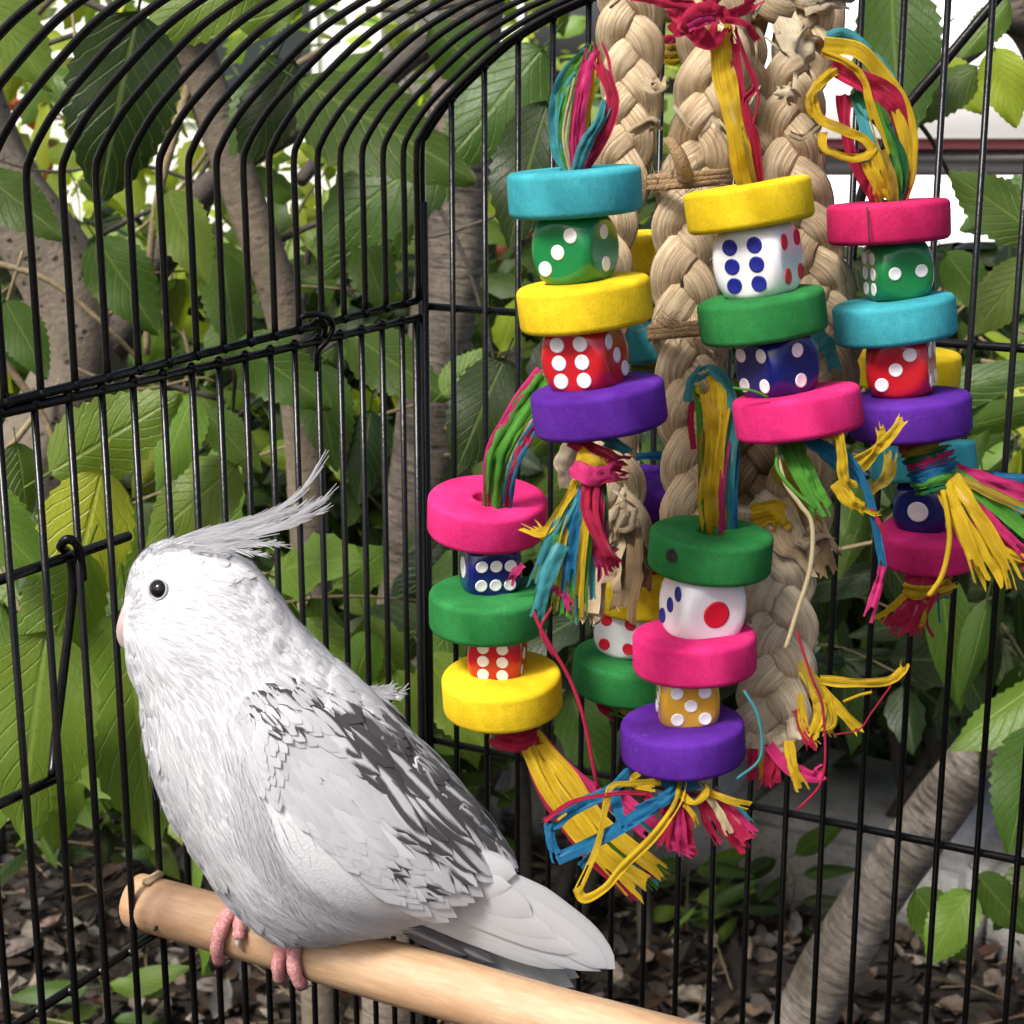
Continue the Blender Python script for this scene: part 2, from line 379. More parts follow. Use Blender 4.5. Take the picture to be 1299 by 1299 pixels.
# floor tray and stand legs (below the frame)
def box(mb, o, ax, ay, az, mi=0):
    b = len(mb.v)
    for k in range(8): mb.v.append(o + ax*(k & 1) + ay*(k >> 1 & 1) + az*(k >> 2 & 1))
    for f in ((0, 2, 3, 1), (4, 5, 7, 6), (0, 1, 5, 4), (2, 6, 7, 3), (0, 4, 6, 2), (1, 3, 7, 5)): mb.face([b+i for i in f], None, mi)
tr = MB(); box(tr, wb(-.004, Z_BASE-.03, -.004), uB*(WID+.008), -uL*(DEP+.008), Vector((0, 0, .006)))
for a, bv, cv in ((wb(-.004, Z_BASE-.024, -.004), uB*(WID+.008), -uL*.004), (wb(-.004, Z_BASE-.024, DEP), uB*(WID+.008), -uL*.004),
                  (wb(-.004, Z_BASE-.024, 0), uB*.004, -uL*DEP), (wb(WID, Z_BASE-.024, 0), uB*.004, -uL*DEP)):
    box(tr, a, bv, cv, Vector((0, 0, .03)))
adopt(tr.obj('floor_tray', M['black'], smooth=False), cage)
for t, o in ((.01, .01), (WID-.01, .01), (.01, DEP-.01), (WID-.01, DEP-.01)):
    rod('stand_leg', [wb(t, Z_BASE-.03, o), wb(t, -CAM_H-.03, o)], .009)

# ------------------------------------------------------------------ perch
PW = wl(12.4*S, 0)
PW0 = wlp(190, 1147)                                       # where the dowel crosses the left wall
PR = .0099
perch = thing('perch', 'pale peeled wooden dowel perch under the white cockatiel', 'perch', loc=tuple(PW0))
def perch_pt(s): return PW0 + uB*s
mbp = MB(); pts = [perch_pt(-.0055 + .36*k/40) for k in range(41)]
tube(mbp, pts, lambda s: PR*(.94+.16*s+.025*math.sin(s*9)+.015*math.sin(s*23+1)), 28, True, 0, jitter=.05)
o = mbp.obj('dowel', [M['wood'], M['wood_end']])
for p in o.data.polygons:
    if len(p.vertices) > 6: p.material_index = 1; p.use_smooth = False
adopt(o, perch)
nb = MB()                                                   # notched wooden tongue at the wall
tg = perch_pt(.0005) + Vector((0, 0, PR*.92))
box(nb, tg - uL*.0045, uB*.0030, uL*.009, Vector((0, 0, .0024)))
bm = bmesh.new(); bm.from_mesh(nb.mesh('tmp', M['wood'])); bmesh.ops.bevel(bm, geom=bm.edges[:], offset=.0006, segments=2, affect='EDGES')
me = bpy.data.meshes.new('notch'); bm.to_mesh(me); bm.free(); me.materials.clear(); me.materials.append(M['wood_end']); adopt(mkobj('notch', me), perch)
kn = MB(); tube(kn, [perch_pt(.0105) - uL*PR*.985 + Vector((0, 0, -.002)) + (uB*.6+Vector((0, 0, 1)))*k*.0006 for k in (-2, -1, 0, 1, 2)], lambda s: .0003+.0004*math.sin(math.pi*s), 6)
adopt(kn.obj('nick', M['bark_dark']), perch)

# ------------------------------------------------------------------ cockatiel
def perch_at_px(px):
    # distance along the dowel where its axis is seen at this column
    lo, hi = -.05, .4
    for _ in range(50):
        m = (lo+hi)/2; p = perch_pt(m)-C0; x = HALF + F_PX*p.dot(RT)/p.dot(FW)
        if x < px: lo = m
        else: hi = m
    return lo
Y0 = perch_pt(perch_at_px(395)).y - .008                    # the bird's mid plane
def W2(px, py): return PY(px, py, Y0)
PXM = (W2(400, 950)-W2(399, 950)).length                    # metres per photo pixel on that plane
outline = [(160, 748), (164, 728), (172, 711), (186, 697), (205, 687), (230, 684), (262, 688), (290, 698), (312, 712), (335, 733), (357, 764), (378, 791), (400, 817),
           (428, 843), (459, 868), (490, 900), (520, 931), (545, 957), (573, 986), (603, 1022), (628, 1052), (640, 1078), (632, 1108), (600, 1138), (560, 1157), (520, 1173),
           (485, 1180), (450, 1188), (404, 1192), (362, 1192), (330, 1178), (295, 1148), (265, 1106), (241, 1070), (219, 1034), (200, 995), (188, 950), (182, 915), (178, 885),
           (172, 862), (163, 842), (158, 822), (157, 800), (157, 775)]
def smooth_loop(p, n):
    out = []; m = len(p)
    for i in range(m):
        a, b, c, d = (np.array(p[(i+k) % m], float) for k in (-1, 0, 1, 2))
        for k in range(n):
            t = k/n; out.append(.5*((2*b)+(c-a)*t+(2*a-5*b+4*c-d)*t*t+(3*b-a-3*c+d)*t**3))
    return np.array(out)
OUT = smooth_loop(outline, 5)
def in_poly(poly, X, Y):
    res = np.zeros(X.shape, bool); n = len(poly)
    for i in range(n):
        (x1, y1), (x2, y2) = poly[i], poly[(i+1) % n]
        c = ((y1 > Y) != (y2 > Y)); d = (y2-y1) if y2 != y1 else 1e-9
        res ^= c & (X < (x2-x1)*(Y-y1)/d + x1)
    return res
GX0, GY0, GS = 140., 660., 2.5
gx = GX0 + GS*np.arange(214); gy = GY0 + GS*np.arange(226)
XX, YY = np.meshgrid(gx, gy)
mask = in_poly(OUT, XX, YY)
U = np.zeros(mask.shape)
for lev in (8, 4, 2, 1):                                     # coarse to fine Poisson solve: round, inflated body
    mk = mask[::lev, ::lev]; Uc = U[::lev, ::lev].copy(); h2 = (GS*lev)**2
    for _ in range(700 if lev > 1 else 1100):
        Z = np.pad(Uc, 1); Uc = np.where(mk, .25*(Z[:-2, 1:-1]+Z[2:, 1:-1]+Z[1:-1, :-2]+Z[1:-1, 2:]+2.*h2), 0)
    r = np.repeat(np.repeat(Uc, lev, 0), lev, 1)[:U.shape[0], :U.shape[1]]
    U = np.where(mask, np.maximum(r, 0), 0)
def seg_dist(poly, X, Y):
    d = np.full(X.shape, 1e9); n = len(poly)
    for i in range(n):
        (x1, y1), (x2, y2) = poly[i], poly[(i+1) % n]; dx, dy = x2-x1, y2-y1; L = dx*dx+dy*dy+1e-9
        t = np.clip(((X-x1)*dx+(Y-y1)*dy)/L, 0, 1); d = np.minimum(d, np.hypot(X-x1-t*dx, Y-y1-t*dy))
    return d
wing_poly = smooth_loop([(330, 885), (380, 872), (440, 895), (500, 935), (560, 990), (610, 1042), (655, 1085), (640, 1120), (590, 1150), (520, 1165), (455, 1160), (395, 1135), (345, 1090), (318, 1030), (308, 960), (315, 910)], 4)
base_thick = np.sqrt(U)*np.interp(YY, [680, 820, 930, 1200], [.86, .82, .80, .78])
def to_px(p):
    q = Vector(p)-C0; d = q.dot(FW); return HALF+F_PX*q.dot(RT)/d, HALF-F_PX*q.dot(UP)/d
def samp(A, x, y):
    fx = min(max((x-GX0)/GS, 0), A.shape[1]-1.001); fy = min(max((y-GY0)/GS, 0), A.shape[0]-1.001)
    i, j = int(fx), int(fy); a, b = fx-i, fy-j
    return (A[j, i]*(1-a)+A[j, i+1]*a)*(1-b) + (A[j+1, i]*(1-a)+A[j+1, i+1]*a)*b
def inv(px, py, T=None):
    """mid-plane pixel whose near-side surface point is seen at this photo pixel"""
    x, y = px, py
    for _ in range(6):
        q = W2(x, y); q.y = Y0 - samp(base_thick if T is None else T, x, y)*PXM; ix, iy = to_px(q); x += .7*(px-ix); y += .7*(py-iy)
    return x, y
wing_poly = np.array([inv(*p) for p in wing_poly])
inw = in_poly(wing_poly, XX, YY); wd = seg_dist(wing_poly, XX, YY)*np.where(inw, 1, -1)
thick = base_thick
st = np.clip((wd+12)/44, 0, 1); thick = thick + 9*st*st*(3-2*st)*np.clip(np.sqrt(U)/60, 0, 1)
EYE = inv(200, 749)
# cheek puff and a slight hollow round the eye
thick += 7*np.exp(-(((XX-232)/42)**2+((YY-800)/34)**2)) - 5*np.exp(-(((XX-EYE[0])/20)**2+((YY-EYE[1])/18)**2))*(U > 0)
thick = np.where(mask, np.maximum(thick, 0), 0)
def body_pt(px, py, side=-1, h=0.0):
    p = W2(px, py); k = Y0 + side*(samp(thick, px, py)*PXM + h)
    # move along y, keeping x and z of the mid plane
    return Vector((p.x, k, p.z))
bird = thing('cockatiel', 'white cockatiel with grey mottled wing perched facing the cage wall', 'bird', loc=tuple(W2(350, 1205)))
d_in = seg_dist(OUT, XX, YY)
pts2, rim = [], len(OUT)
for x, y in OUT: pts2.append((x, y))
cen = OUT.mean(0)
# inner rings close to the rim, then a lattice
nrm = []
for i in range(rim):
    t = OUT[(i+1) % rim]-OUT[i-1]; n = np.array([-t[1], t[0]]); n /= np.hypot(*n)+1e-9; nrm.append(n)
sgn = 1 if in_poly(OUT, np.array([OUT[0][0]+nrm[0][0]*3]), np.array([OUT[0][1]+nrm[0][1]*3]))[0] else -1
cand, need = [], []
for off in (1.2, 3.5, 7., 12.):
    for i in range(0, rim, 1 if off < 5 else 2):
        cand.append(OUT[i]+nrm[i]*sgn*off); need.append(off*.7)
for j, y in enumerate(np.arange(670, 1220, 7.5)):
    for x in np.arange(145 + (j % 2)*3.75, 660, 7.5): cand.append((x, y)); need.append(16)
cand = np.array(cand); ok = in_poly(OUT, cand[:, 0], cand[:, 1]) & (seg_dist(OUT, cand[:, 0], cand[:, 1]) > np.array(need))
pts2 += [tuple(q) for q in cand[ok]]
res = geometry.delaunay_2d_cdt([Vector(p) for p in pts2], [(i, (i+1) % rim) for i in range(rim)], [], 1, 1e-5)
v2, f2 = res[0], res[2]
bm = bmesh.new(); fr, bk = [], []
dist0 = seg_dist(OUT, np.array([p.x for p in v2]), np.array([p.y for p in v2]))
DG = np.where(mask, d_in, 0); DGy, DGx = np.gradient(DG)
for p, d in zip(v2, dist0):
    w = samp(thick, p.x, p.y)*PXM
    if d < .5: w = 0
    elif d < 13:
        g = np.array((samp(DGx, p.x, p.y), samp(DGy, p.x, p.y))); g /= np.hypot(*g)+1e-6
        w = samp(thick, p.x+g[0]*(14-d), p.y+g[1]*(14-d))*PXM*math.sqrt(d*(150-d)/(14*136.))
    q = W2(p.x, p.y)
    a = bm.verts.new((q.x, Y0-w, q.z)); fr.append(a); bk.append(a if d < .5 else bm.verts.new((q.x, Y0+w, q.z)))
for f in f2:
    for L, rev in ((fr, False), (bk, True)):
        try: bm.faces.new([L[i] for i in (f[::-1] if rev else f)])
        except ValueError: pass
bmesh.ops.recalc_face_normals(bm, faces=bm.faces)
for _ in range(22): bmesh.ops.smooth_vert(bm, verts=[v for v in bm.verts if abs(v.co.y-Y0) > 1e-5], factor=.4, use_axis_x=False, use_axis_y=True, use_axis_z=False)
for f in bm.faces: f.smooth = True
bm.normal_update()
me = bpy.data.meshes.new('body'); bm.to_mesh(me); bm.free()
def m_feather(name):
    q = NT(name); at = q.n('ShaderNodeAttribute', attribute_name='tint'); uv = q.uv(); sp = q.n('ShaderNodeSeparateXYZ'); q.l(uv, sp.inputs[0])
    u, v = sp.outputs[0], sp.outputs[1]; au = q.math('ABSOLUTE', u)
    # barbs run off the shaft at a slant
    bv = q.n('ShaderNodeCombineXYZ'); q.l(q.math('MULTIPLY', q.math('SUBTRACT', v, q.math('MULTIPLY', au, .35)), 34.), bv.inputs[0]); q.l(q.math('MULTIPLY', u, 1.5), bv.inputs[1])
    barb = q.noise(1.6, bv.outputs[0], 3, .6)
    shaft = q.ramp(au, [(.03, 1.), (.12, 0.)])
    dk = at.outputs['Alpha']                                 # how much grey pigment this feather carries
    ocx = q.n('ShaderNodeSeparateXYZ'); q.l(q.obj_co(), ocx.inputs[0])
    nv = q.n('ShaderNodeCombineXYZ'); q.l(q.math('MULTIPLY', u, 1.6), nv.inputs[0]); q.l(q.math('MULTIPLY', v, 1.1), nv.inputs[1]); q.l(q.math('MULTIPLY', q.math('ADD', ocx.outputs[0], ocx.outputs[2]), 160.), nv.inputs[2])
    n2 = q.noise(1.5, nv.outputs[0], 4, .6)
    lace = q.math('ADD', q.math('MULTIPLY', q.math('SUBTRACT', au, .46), 1.15), q.math('MULTIPLY', q.math('SUBTRACT', v, .55), .35))
    thr = q.math('ADD', dk, q.math('ADD', lace, q.math('ADD', q.math('MULTIPLY', q.math('SUBTRACT', n2, .5), .55), q.math('MULTIPLY', q.math('SUBTRACT', barb, .5), .25))))
    pig = q.math('MULTIPLY', q.ramp(thr, [(.30, 0.), (.66, 1.)]), q.ramp(dk, [(.02, 0.), (.2, 1.)]))
    c = q.mix(q.math('MULTIPLY', barb, .14), at.outputs['Color'], (.60, .60, .65))
    c = q.mix(q.math('MULTIPLY', shaft, .12), c, (.55, .53, .52)); c = q.mix(q.math('MULTIPLY', q.ramp(au, [(.84, 0.), (.97, 1.)]), .30), c, (.36, .36, .38))
    c = q.mix(pig, c, q.mix(barb, (.036, .034, .038), (.14, .135, .15)))
    q.l(c, q.b.inputs['Base Color']); q.set(Roughness=.65); q.b.inputs['Specular IOR Level'].default_value = .2
    q.b.inputs['Sheen Weight'].default_value = .15
    q.bump(barb, .18, .0005)
    tr = q.n('ShaderNodeBsdfTranslucent'); q.l(c, tr.inputs[0]); mx = q.n('ShaderNodeMixShader'); mx.inputs[0].default_value = .36
    q.l(q.b.outputs[0], mx.inputs[1]); q.l(tr.outputs[0], mx.inputs[2]); q.l(mx.outputs[0], q.out.inputs[0]); return q.m
M['feather'] = m_feather('feathers')
def m_down():
    q = NT('white_down'); co = q.obj_co(); n = q.noise(35, co, 4); f = q.noise(900, co, 3)
    q.l(q.mix(n, (.66, .67, .69), (.72, .73, .75)), q.b.inputs['Base Color']); q.set(Roughness=.8)
    q.b.inputs['Subsurface Weight'].default_value = .0; q.bump(f, .3, .0005); return q.m
M['down'] = m_down()
me.materials.append(M['down']); adopt(mkobj('body', me), bird)
FLOW = [(165, 760, .9, -.5), (175, 715, .6, -.7), (215, 690, 1, -.2), (300, 715, .9, .35), (205, 745, 1, .0), (180, 810, .35, .9), (250, 785, .9, .45), (345, 780, .65, .75),
        (180, 890, .15, 1), (300, 870, .45, .9), (420, 865, .75, .65), (215, 1000, .3, 1), (290, 1100, .5, .85), (350, 1180, .75, .5), (420, 1190, .95, .25), (500, 1000, .72, .7),
        (600, 1060, .75, .65), (470, 1160, .95, .35), (360, 1000, .4, .95), (420, 1080, .55, .85), (540, 1100, .85, .5)]
FLn = np.array(FLOW)
def flow(px, py):
    w = 1/((FLn[:, 0]-px)**2+(FLn[:, 1]-py)**2+300)**1.5
    d = (FLn[:, 2:]*w[:, None]).sum(0); return d/np.hypot(*d)
def mid_px(p): return to_px((p[0], Y0, p[2]))
FG = np.zeros(XX.shape+(2,))
for gi in range(0, XX.shape[0]):
    w_ = 1/((FLn[None, :, 0]-XX[gi][:, None])**2+(FLn[None, :, 1]-YY[gi][:, None])**2+300)**1.5
    FG[gi] = w_@FLn[:, 2:]
FG /= np.linalg.norm(FG, axis=2, keepdims=True)
def flow(px, py):
    i = min(max(int((px-GX0)/GS+.5), 0), FG.shape[1]-1); j = min(max(int((py-GY0)/GS+.5), 0), FG.shape[0]-1); return FG[j, i]
def flow3(px, py):
    d = flow(px, py); return Vector((d[0], 0, -d[1])).normalized()
def feather(mb, o, T, B, N, L, Wd, lift, curv, tint, dark, rows=5, cols=3, blunt=.55, side_bend=0, cup=.12, jig=.07):
    b = len(mb.v); nt = T*random.gauss(0, jig)+B*random.gauss(0, jig)
    for i in range(rows+1):
        s = i/rows
        pr = (min(1, s/.3)**.6)*(1-max(0, (s-blunt)/(1-blunt))**2.2)**.5 if s < 1 else .0
        pr = max(pr, .06 if i in (0, rows) else .1)
        for j in range(cols):
            u = -1+2*j/(cols-1)
            p = o + T*(L*s) + B*(Wd*.5*u*pr + side_bend*L*s*s) + N*(lift*s - curv*L*L*s*s - cup*Wd*u*u*pr)
            mb.v.append(p); mb.c.append((*tint, dark(p) if callable(dark) else dark)); mb.nrm.append((N + nt + B*u*.22 + T*(s-.5)*.16).normalized())
    for i in range(rows):
        for j in range(cols-1):
            a = b+i*cols+j; u0, u1 = -1+2*j/(cols-1), -1+2*(j+1)/(cols-1)
            mb.face((a+cols, a+1+cols, a+1, a), [(u0, (i+1)/rows), (u1, (i+1)/rows), (u1, i/rows), (u0, i/rows)])
# sample the body surface
mvs = np.array([v.co for v in me.vertices]); mns = np.array([v.normal for v in me.vertices])
tris = np.array([p.vertices[:] for p in me.polygons if len(p.vertices) == 3])
ar = np.linalg.norm(np.cross(mvs[tris[:, 1]]-mvs[tris[:, 0]], mvs[tris[:, 2]]-mvs[tris[:, 0]]), axis=1); ar /= ar.sum()
def samples(n):
    for k in np.random.choice(len(tris), n, p=ar):
        r1, r2 = random.random(), random.random()
        if r1+r2 > 1: r1, r2 = 1-r1, 1-r2
        a, b, c = tris[k]; w = (1-r1-r2, r1, r2)
        yield Vector(mvs[a]*w[0]+mvs[b]*w[1]+mvs[c]*w[2]), Vector(mns[a]*w[0]+mns[b]*w[1]+mns[c]*w[2]).normalized()
dark_zone = smooth_loop([(308, 915), (325, 880), (352, 864), (385, 872), (430, 884), (475, 905), (520, 925), (600, 1000), (665, 1060), (668, 1090), (610, 1085), (606, 1108), (570, 1092), (540, 1085), (508, 1068), (500, 1030), (470, 1008), (455, 975),
                         (440, 935), (415, 912), (375, 898), (335, 905)], 3)
dz = seg_dist(dark_zone, XX, YY)*np.where(in_poly(dark_zone, XX, YY), 1, -1)
spots = [(352, 930, 13), (345, 908, 16), (385, 925, 10), (512, 1105, 16), (548, 1135, 13), (585, 1122, 15), (432, 1006, 15), (452, 1014, 12), (415, 985, 12), (597, 1098, 20)]
solid = smooth_loop([(450, 893), (480, 905), (530, 930), (610, 1000), (668, 1060), (650, 1078), (600, 1045), (560, 1005), (515, 968), (470, 938), (440, 915)], 3)
ds = seg_dist(solid, XX, YY)*np.where(in_poly(solid, XX, YY), 1, -1); SPT = spots
def seen(p):
    q = Vector(p); q.y = Y0 - abs(q.y-Y0); return to_px(q)
def pigment(px, py):
    d = samp(dz, px, py); k = max(0, min(1, .5+d/22))
    for x, y, r in SPT: k = max(k, 1-math.hypot(px-x, py-y)/r*.8)
    al, ac = px*.70+py*.71, px*.71-py*.70                       # along and across the lie of the feathers
    nz = noise.noise((al*.018, ac*.085, 4.))*1.05 + noise.noise((al*.05, ac*.17, 9.))*.4
    return max(0, min(1, k*.65 + (nz*.42 if k > .12 else 0) + .42*max(0, min(1, .4+samp(ds, px, py)/16))))
WHITE = (.725, .735, .76)
def in_wing(px, py): return samp(wd, px, py)
fm, hm = MB(), MB()
def frame_at(p, n):
    px, py = mid_px(p); T = flow3(px, py); T = (T-n*T.dot(n))
    if T.length < .2: T = n.orthogonal()
    T.normalize(); return px, py, T, n.cross(T)
eye_p = EYE
for p, n in samples(8000):
    px, py, T, B = frame_at(p, n)
    head = max(0, min(1, (860-py)/90)) if px < 420 else 0
    if in_wing(px, py) > 4: continue
    if math.hypot(px-eye_p[0], py-eye_p[1]) < 19 and p.y < Y0: continue
    if px < 172 and 752 < py < 822: continue
    L = (.0085*(1-head)+.0042*head)*random.uniform(.8, 1.25)
    a = random.gauss(0, .14); T2 = T*math.cos(a)+B*math.sin(a); B2 = n.cross(T2); g = random.uniform(-.02, .02)
    dk = 0
    if 225 < px < 300 and 1040 < py < 1115 and random.random() < .3: dk = .16
    d0 = pigment(*seen(p+T*.004)); zone = samp(dz, *seen(p)) > -12
    if zone: L *= 1.5; dk = lambda q, o_=random.gauss(.12, .10): (lambda v_: max(0, min(1, v_+(o_ if v_ > .15 else 0))))(pigment(*seen(q)))
    feather(fm, p+n*(.0004 if zone else .0001), T2, B2, n, L, L*.62, L*random.uniform(.02, .05)*(1-.6*head), (8 if zone else 13+12*head), (WHITE[0]+g, WHITE[1]+g, WHITE[2]+g), dk, 4, 3)
# fine barbs that soften every edge
for p, n in samples(52000):
    px, py, T, B = frame_at(p, n)
    wg = in_wing(px, py); rimk = abs(n.dot((C0-p).normalized()))
    if wg > 10 and random.random() < .8: continue
    if rimk > .42 and random.random() < .72: continue
    if math.hypot(px-eye_p[0], py-eye_p[1]) < 15 and p.y < Y0: continue
    if px < 168 and 752 < py < 822: continue
    head = max(0, min(1, (860-py)/90)) if px < 420 else 0
    low = max(0, min(1, (py-1120)/50)) if px < 470 else 0
    L = (.0075*(1-head)+.0042*head+.003*low)*random.uniform(.6, 1.3)
    a = random.gauss(0, .22); T2 = (T*math.cos(a)+B*math.sin(a)+n*random.uniform(.0, .08 if random.random() < .86 else .26)).normalized(); B2 = n.cross(T2).normalized()
    w = random.uniform(.00007, .00016); b = len(hm.v); g = random.uniform(-.03, .02)
    nb_ = (n+T*random.gauss(0, .08)+B*random.gauss(0, .08)).normalized(); mdp = p+T2*L*.55; pgb = pigment(*seen(p)) if px > 290 and py > 840 else 0
    for q in (p-B2*w, p+B2*w, mdp+B2*w*.8-n*4*L*L, mdp-B2*w*.8-n*4*L*L, p+T2*L-n*14*L*L):
        hm.v.append(q); hm.nrm.append(nb_); hm.c.append((WHITE[0]+g, WHITE[1]+g, WHITE[2]+g, pgb))
    hm.face((b+3, b+2, b+1, b), [(.45, .55)]*4); hm.face((b+4, b+2, b+3), [(.45, .55)]*3)
o = fm.obj('contour_feathers', M['feather'], tint=True); tag(adopt(o, bird), kind='stuff')
# loose flank feathers that overlap the front of the folded wing
fl_line = smooth_loop([(312, 950), (316, 1010), (328, 1060), (352, 1105), (392, 1142), (440, 1165), (485, 1178), (440, 1165), (392, 1142), (352, 1105), (328, 1060), (316, 1010)], 4)
for k in range(2600):
    lx, ly = fl_line[random.randrange(len(fl_line))]; lx, ly = inv(lx+random.gauss(-6, 9), ly+random.gauss(0, 9))
    for side in (-1, 1):
        if samp(thick, lx, ly) < 8: continue
        p = body_pt(lx, ly, side); e_ = 6; a_ = body_pt(lx+e_, ly, side)-p; b_ = body_pt(lx, ly-e_, side)-p; n = a_.cross(b_).normalized()
        if n.y*side < 0: n = -n
        T = flow3(lx, ly); T = (T-n*T.dot(n)).normalized(); B = n.cross(T); a = random.gauss(.1, .16); T2 = (T*math.cos(a)+B*math.sin(a)*side+n*random.uniform(.03, .20)).normalized(); B2 = n.cross(T2).normalized()
        L = random.uniform(.006, .013); w = random.uniform(.00008, .00018); b = len(hm.v); g = random.uniform(-.02, .01); mdp = p+T2*L*.55
        for q in (p-B2*w, p+B2*w, mdp+B2*w*.8-n*3*L*L, mdp-B2*w*.8-n*3*L*L, p+T2*L-n*10*L*L): hm.v.append(q); hm.nrm.append(n); hm.c.append((WHITE[0]+g, WHITE[1]+g, WHITE[2]+g, 0))
        hm.face((b+3, b+2, b+1, b), [(.45, .55)]*4); hm.face((b+4, b+2, b+3), [(.45, .55)]*3)
o = hm.obj('feather_barbs', M['feather'], tint=True); tag(adopt(o, bird), kind='stuff')
# wing coverts and flight feathers, row by row from the tip forwards
def surf_frame(px, py, side, hmm=0):
    e = 6
    p = body_pt(px, py, side); a = body_pt(px+e, py, side)-p; b = body_pt(px, py-e, side)-p
    n = a.cross(b).normalized()
    if n.y*side < 0: n = -n
    return p + n*hmm, n
for side in (-1, 1):
    wmb = MB(); cnt = 0
    rows = 24
    for i in range(rows):                                       # i=0 rear rows (big), last rows = shoulder (small)
        s = i/(rows-1)
        # row line runs across the wing, from the back edge to the lower edge
        A = Vector(inv(*Vector((646, 1072)).lerp(Vector((365, 868)), s**.92))); Bp = Vector(inv(*Vector((560, 1150)).lerp(Vector((318, 985)), s**.9)))
        bulge = Vector((-20, 40))*math.sin(math.pi*min(1, s*1.1))
        Lp = 88*(1-s)**.8+26; Wp = Lp*(.25+.14*s)
        n_in = max(5, int((A-Bp).length/(Wp*.50)))
        for k in range(n_in+1):
            t = (k+.5*(i % 2))/n_in
            q = A.lerp(Bp, t) + bulge*(4*t*(1-t)) + Vector((random.gauss(0, 2), random.gauss(0, 2)))
            dfl = flow(q.x, q.y); base = q - Vector((dfl[0], dfl[1]))*Lp*.8
            if in_wing(base.x, base.y) < (1 if s < .55 else 9): continue
            p, n = surf_frame(base.x, base.y, side, .0002 + .0004*s)
            T = flow3(base.x, base.y); T = T.lerp(flow3(q.x, q.y), .5); T = (T-n*T.dot(n)).normalized(); Bn = n.cross(T)
            a = random.gauss(0, .07); T2 = T*math.cos(a)+Bn*math.sin(a); B2 = n.cross(T2)
            tipx = base + Vector((dfl[0], dfl[1]))*Lp*.6
            g = random.uniform(-.03, .02)
            L = Lp*PXM; oo = random.gauss(0, .14)
            pg = lambda q_, o_=oo: (lambda v_: max(0, min(1, v_+(o_ if v_ > .1 else 0))))(pigment(*seen(q_)))
            feather(wmb, p, T2, B2, n, L, Wp*PXM*random.uniform(.9, 1.1), L*.009+.0001, 3.0*(.6+.4*s), (WHITE[0]+g, WHITE[1]+g, WHITE[2]+g), pg, 7, 5, .5, cup=.05, jig=.03)
    o = wmb.obj('wing', M['feather'], tint=True)
    adopt(o, bird)
def quill(name, pts_px, w_px, yoff, tint=WHITE, dark=0., blunt=.66, rows=16, taper=.3, side=-1, par=None):
    """one long feather laid through photo points on a plane yoff metres in front of the mid plane"""
    path = cr([PY(x, y, Y0+side*yoff) for x, y in pts_px], 6); n = len(path); mb = MB()
    for i, p in enumerate(path):
        s = i/(n-1); T = (path[min(i+1, n-1)]-path[max(0, i-1)]).normalized(); N = Vector((0, side, 0)); Bv = N.cross(T).normalized()
        pr = (taper+(1-taper)*min(1, s/.45))*(max(0, 1-max(0, (s-blunt)/(1-blunt))**2))**.65
        hw = max(.02, pr)*w_px*.5*PXM
        for j in range(7):
            u = -1+j/3; mb.v.append(p + Bv*hw*u + N*(.0005*(1-u*u)*min(1, pr*1.2) )); mb.c.append((*tint, dark))
    for i in range(n-1):
        for j in range(6):
            a = i*7+j; u0, u1 = -1+j/3, -1+(j+1)/3
            mb.face((a, a+1, a+8, a+7), [(u0, i/(n-1)), (u1, i/(n-1)), (u1, (i+1)/(n-1)), (u0, (i+1)/(n-1))])
    return adopt(mb.obj(name, M['feather'], tint=True), bird)
G1, G2, G3 = (.66, .67, .685), (.62, .635, .64), (.56, .60, .585)
for side in (-1, 1):
    k = 0 if side < 0 else .0
    for pts_, w, yo, tn, dk in (
        ([(530, 1085), (595, 1098), (655, 1108)], 50, .0118, WHITE, .04), ([(500, 1105), (580, 1122), (648, 1124)], 44, .0122, WHITE, .0),
        ([(500, 1090), (600, 1124), (676, 1163)], 50, .0118, G1, 0), ([(500, 1105), (600, 1140), (708, 1192)], 44, .0114, G1, 0), ([(495, 1120), (610, 1160), (738, 1210)], 40, .0110, G1, 0),
        ([(560, 1085), (650, 1130), (720, 1180), (780, 1229)], 58, .0102, G1, 0), ([(560, 1105), (650, 1145), (720, 1190), (770, 1228)], 44, .0106, G1, 0), ([(490, 1135), (620, 1178), (762, 1232)], 36, .0098, G1, 0), ([(480, 1145), (600, 1183), (716, 1229)], 34, .0094, G2, 0)):
        quill('flight_feather', pts_, w, yo, tn, dk, side=side)
for pts_, w, yo, tn, dk in (([(500, 1150), (620, 1200), (728, 1252)], 46, .002, G3, 0), ([(500, 1155), (620, 1195), (735, 1240)], 50, -.001, G3, 0), ([(490, 1160), (600, 1205), (700, 1248)], 40, .003, G3, 0),
                            ([(488, 1166), (540, 1188), (592, 1212)], 26, .0095, (.25, .25, .26), .8), ([(530, 1182), (580, 1200), (628, 1222)], 22, .0085, (.25, .25, .26), .7)):  # the two short dark ones paint in the shaded gap between feathers
    quill('tail_feather', pts_, w, yo, tn, dk)
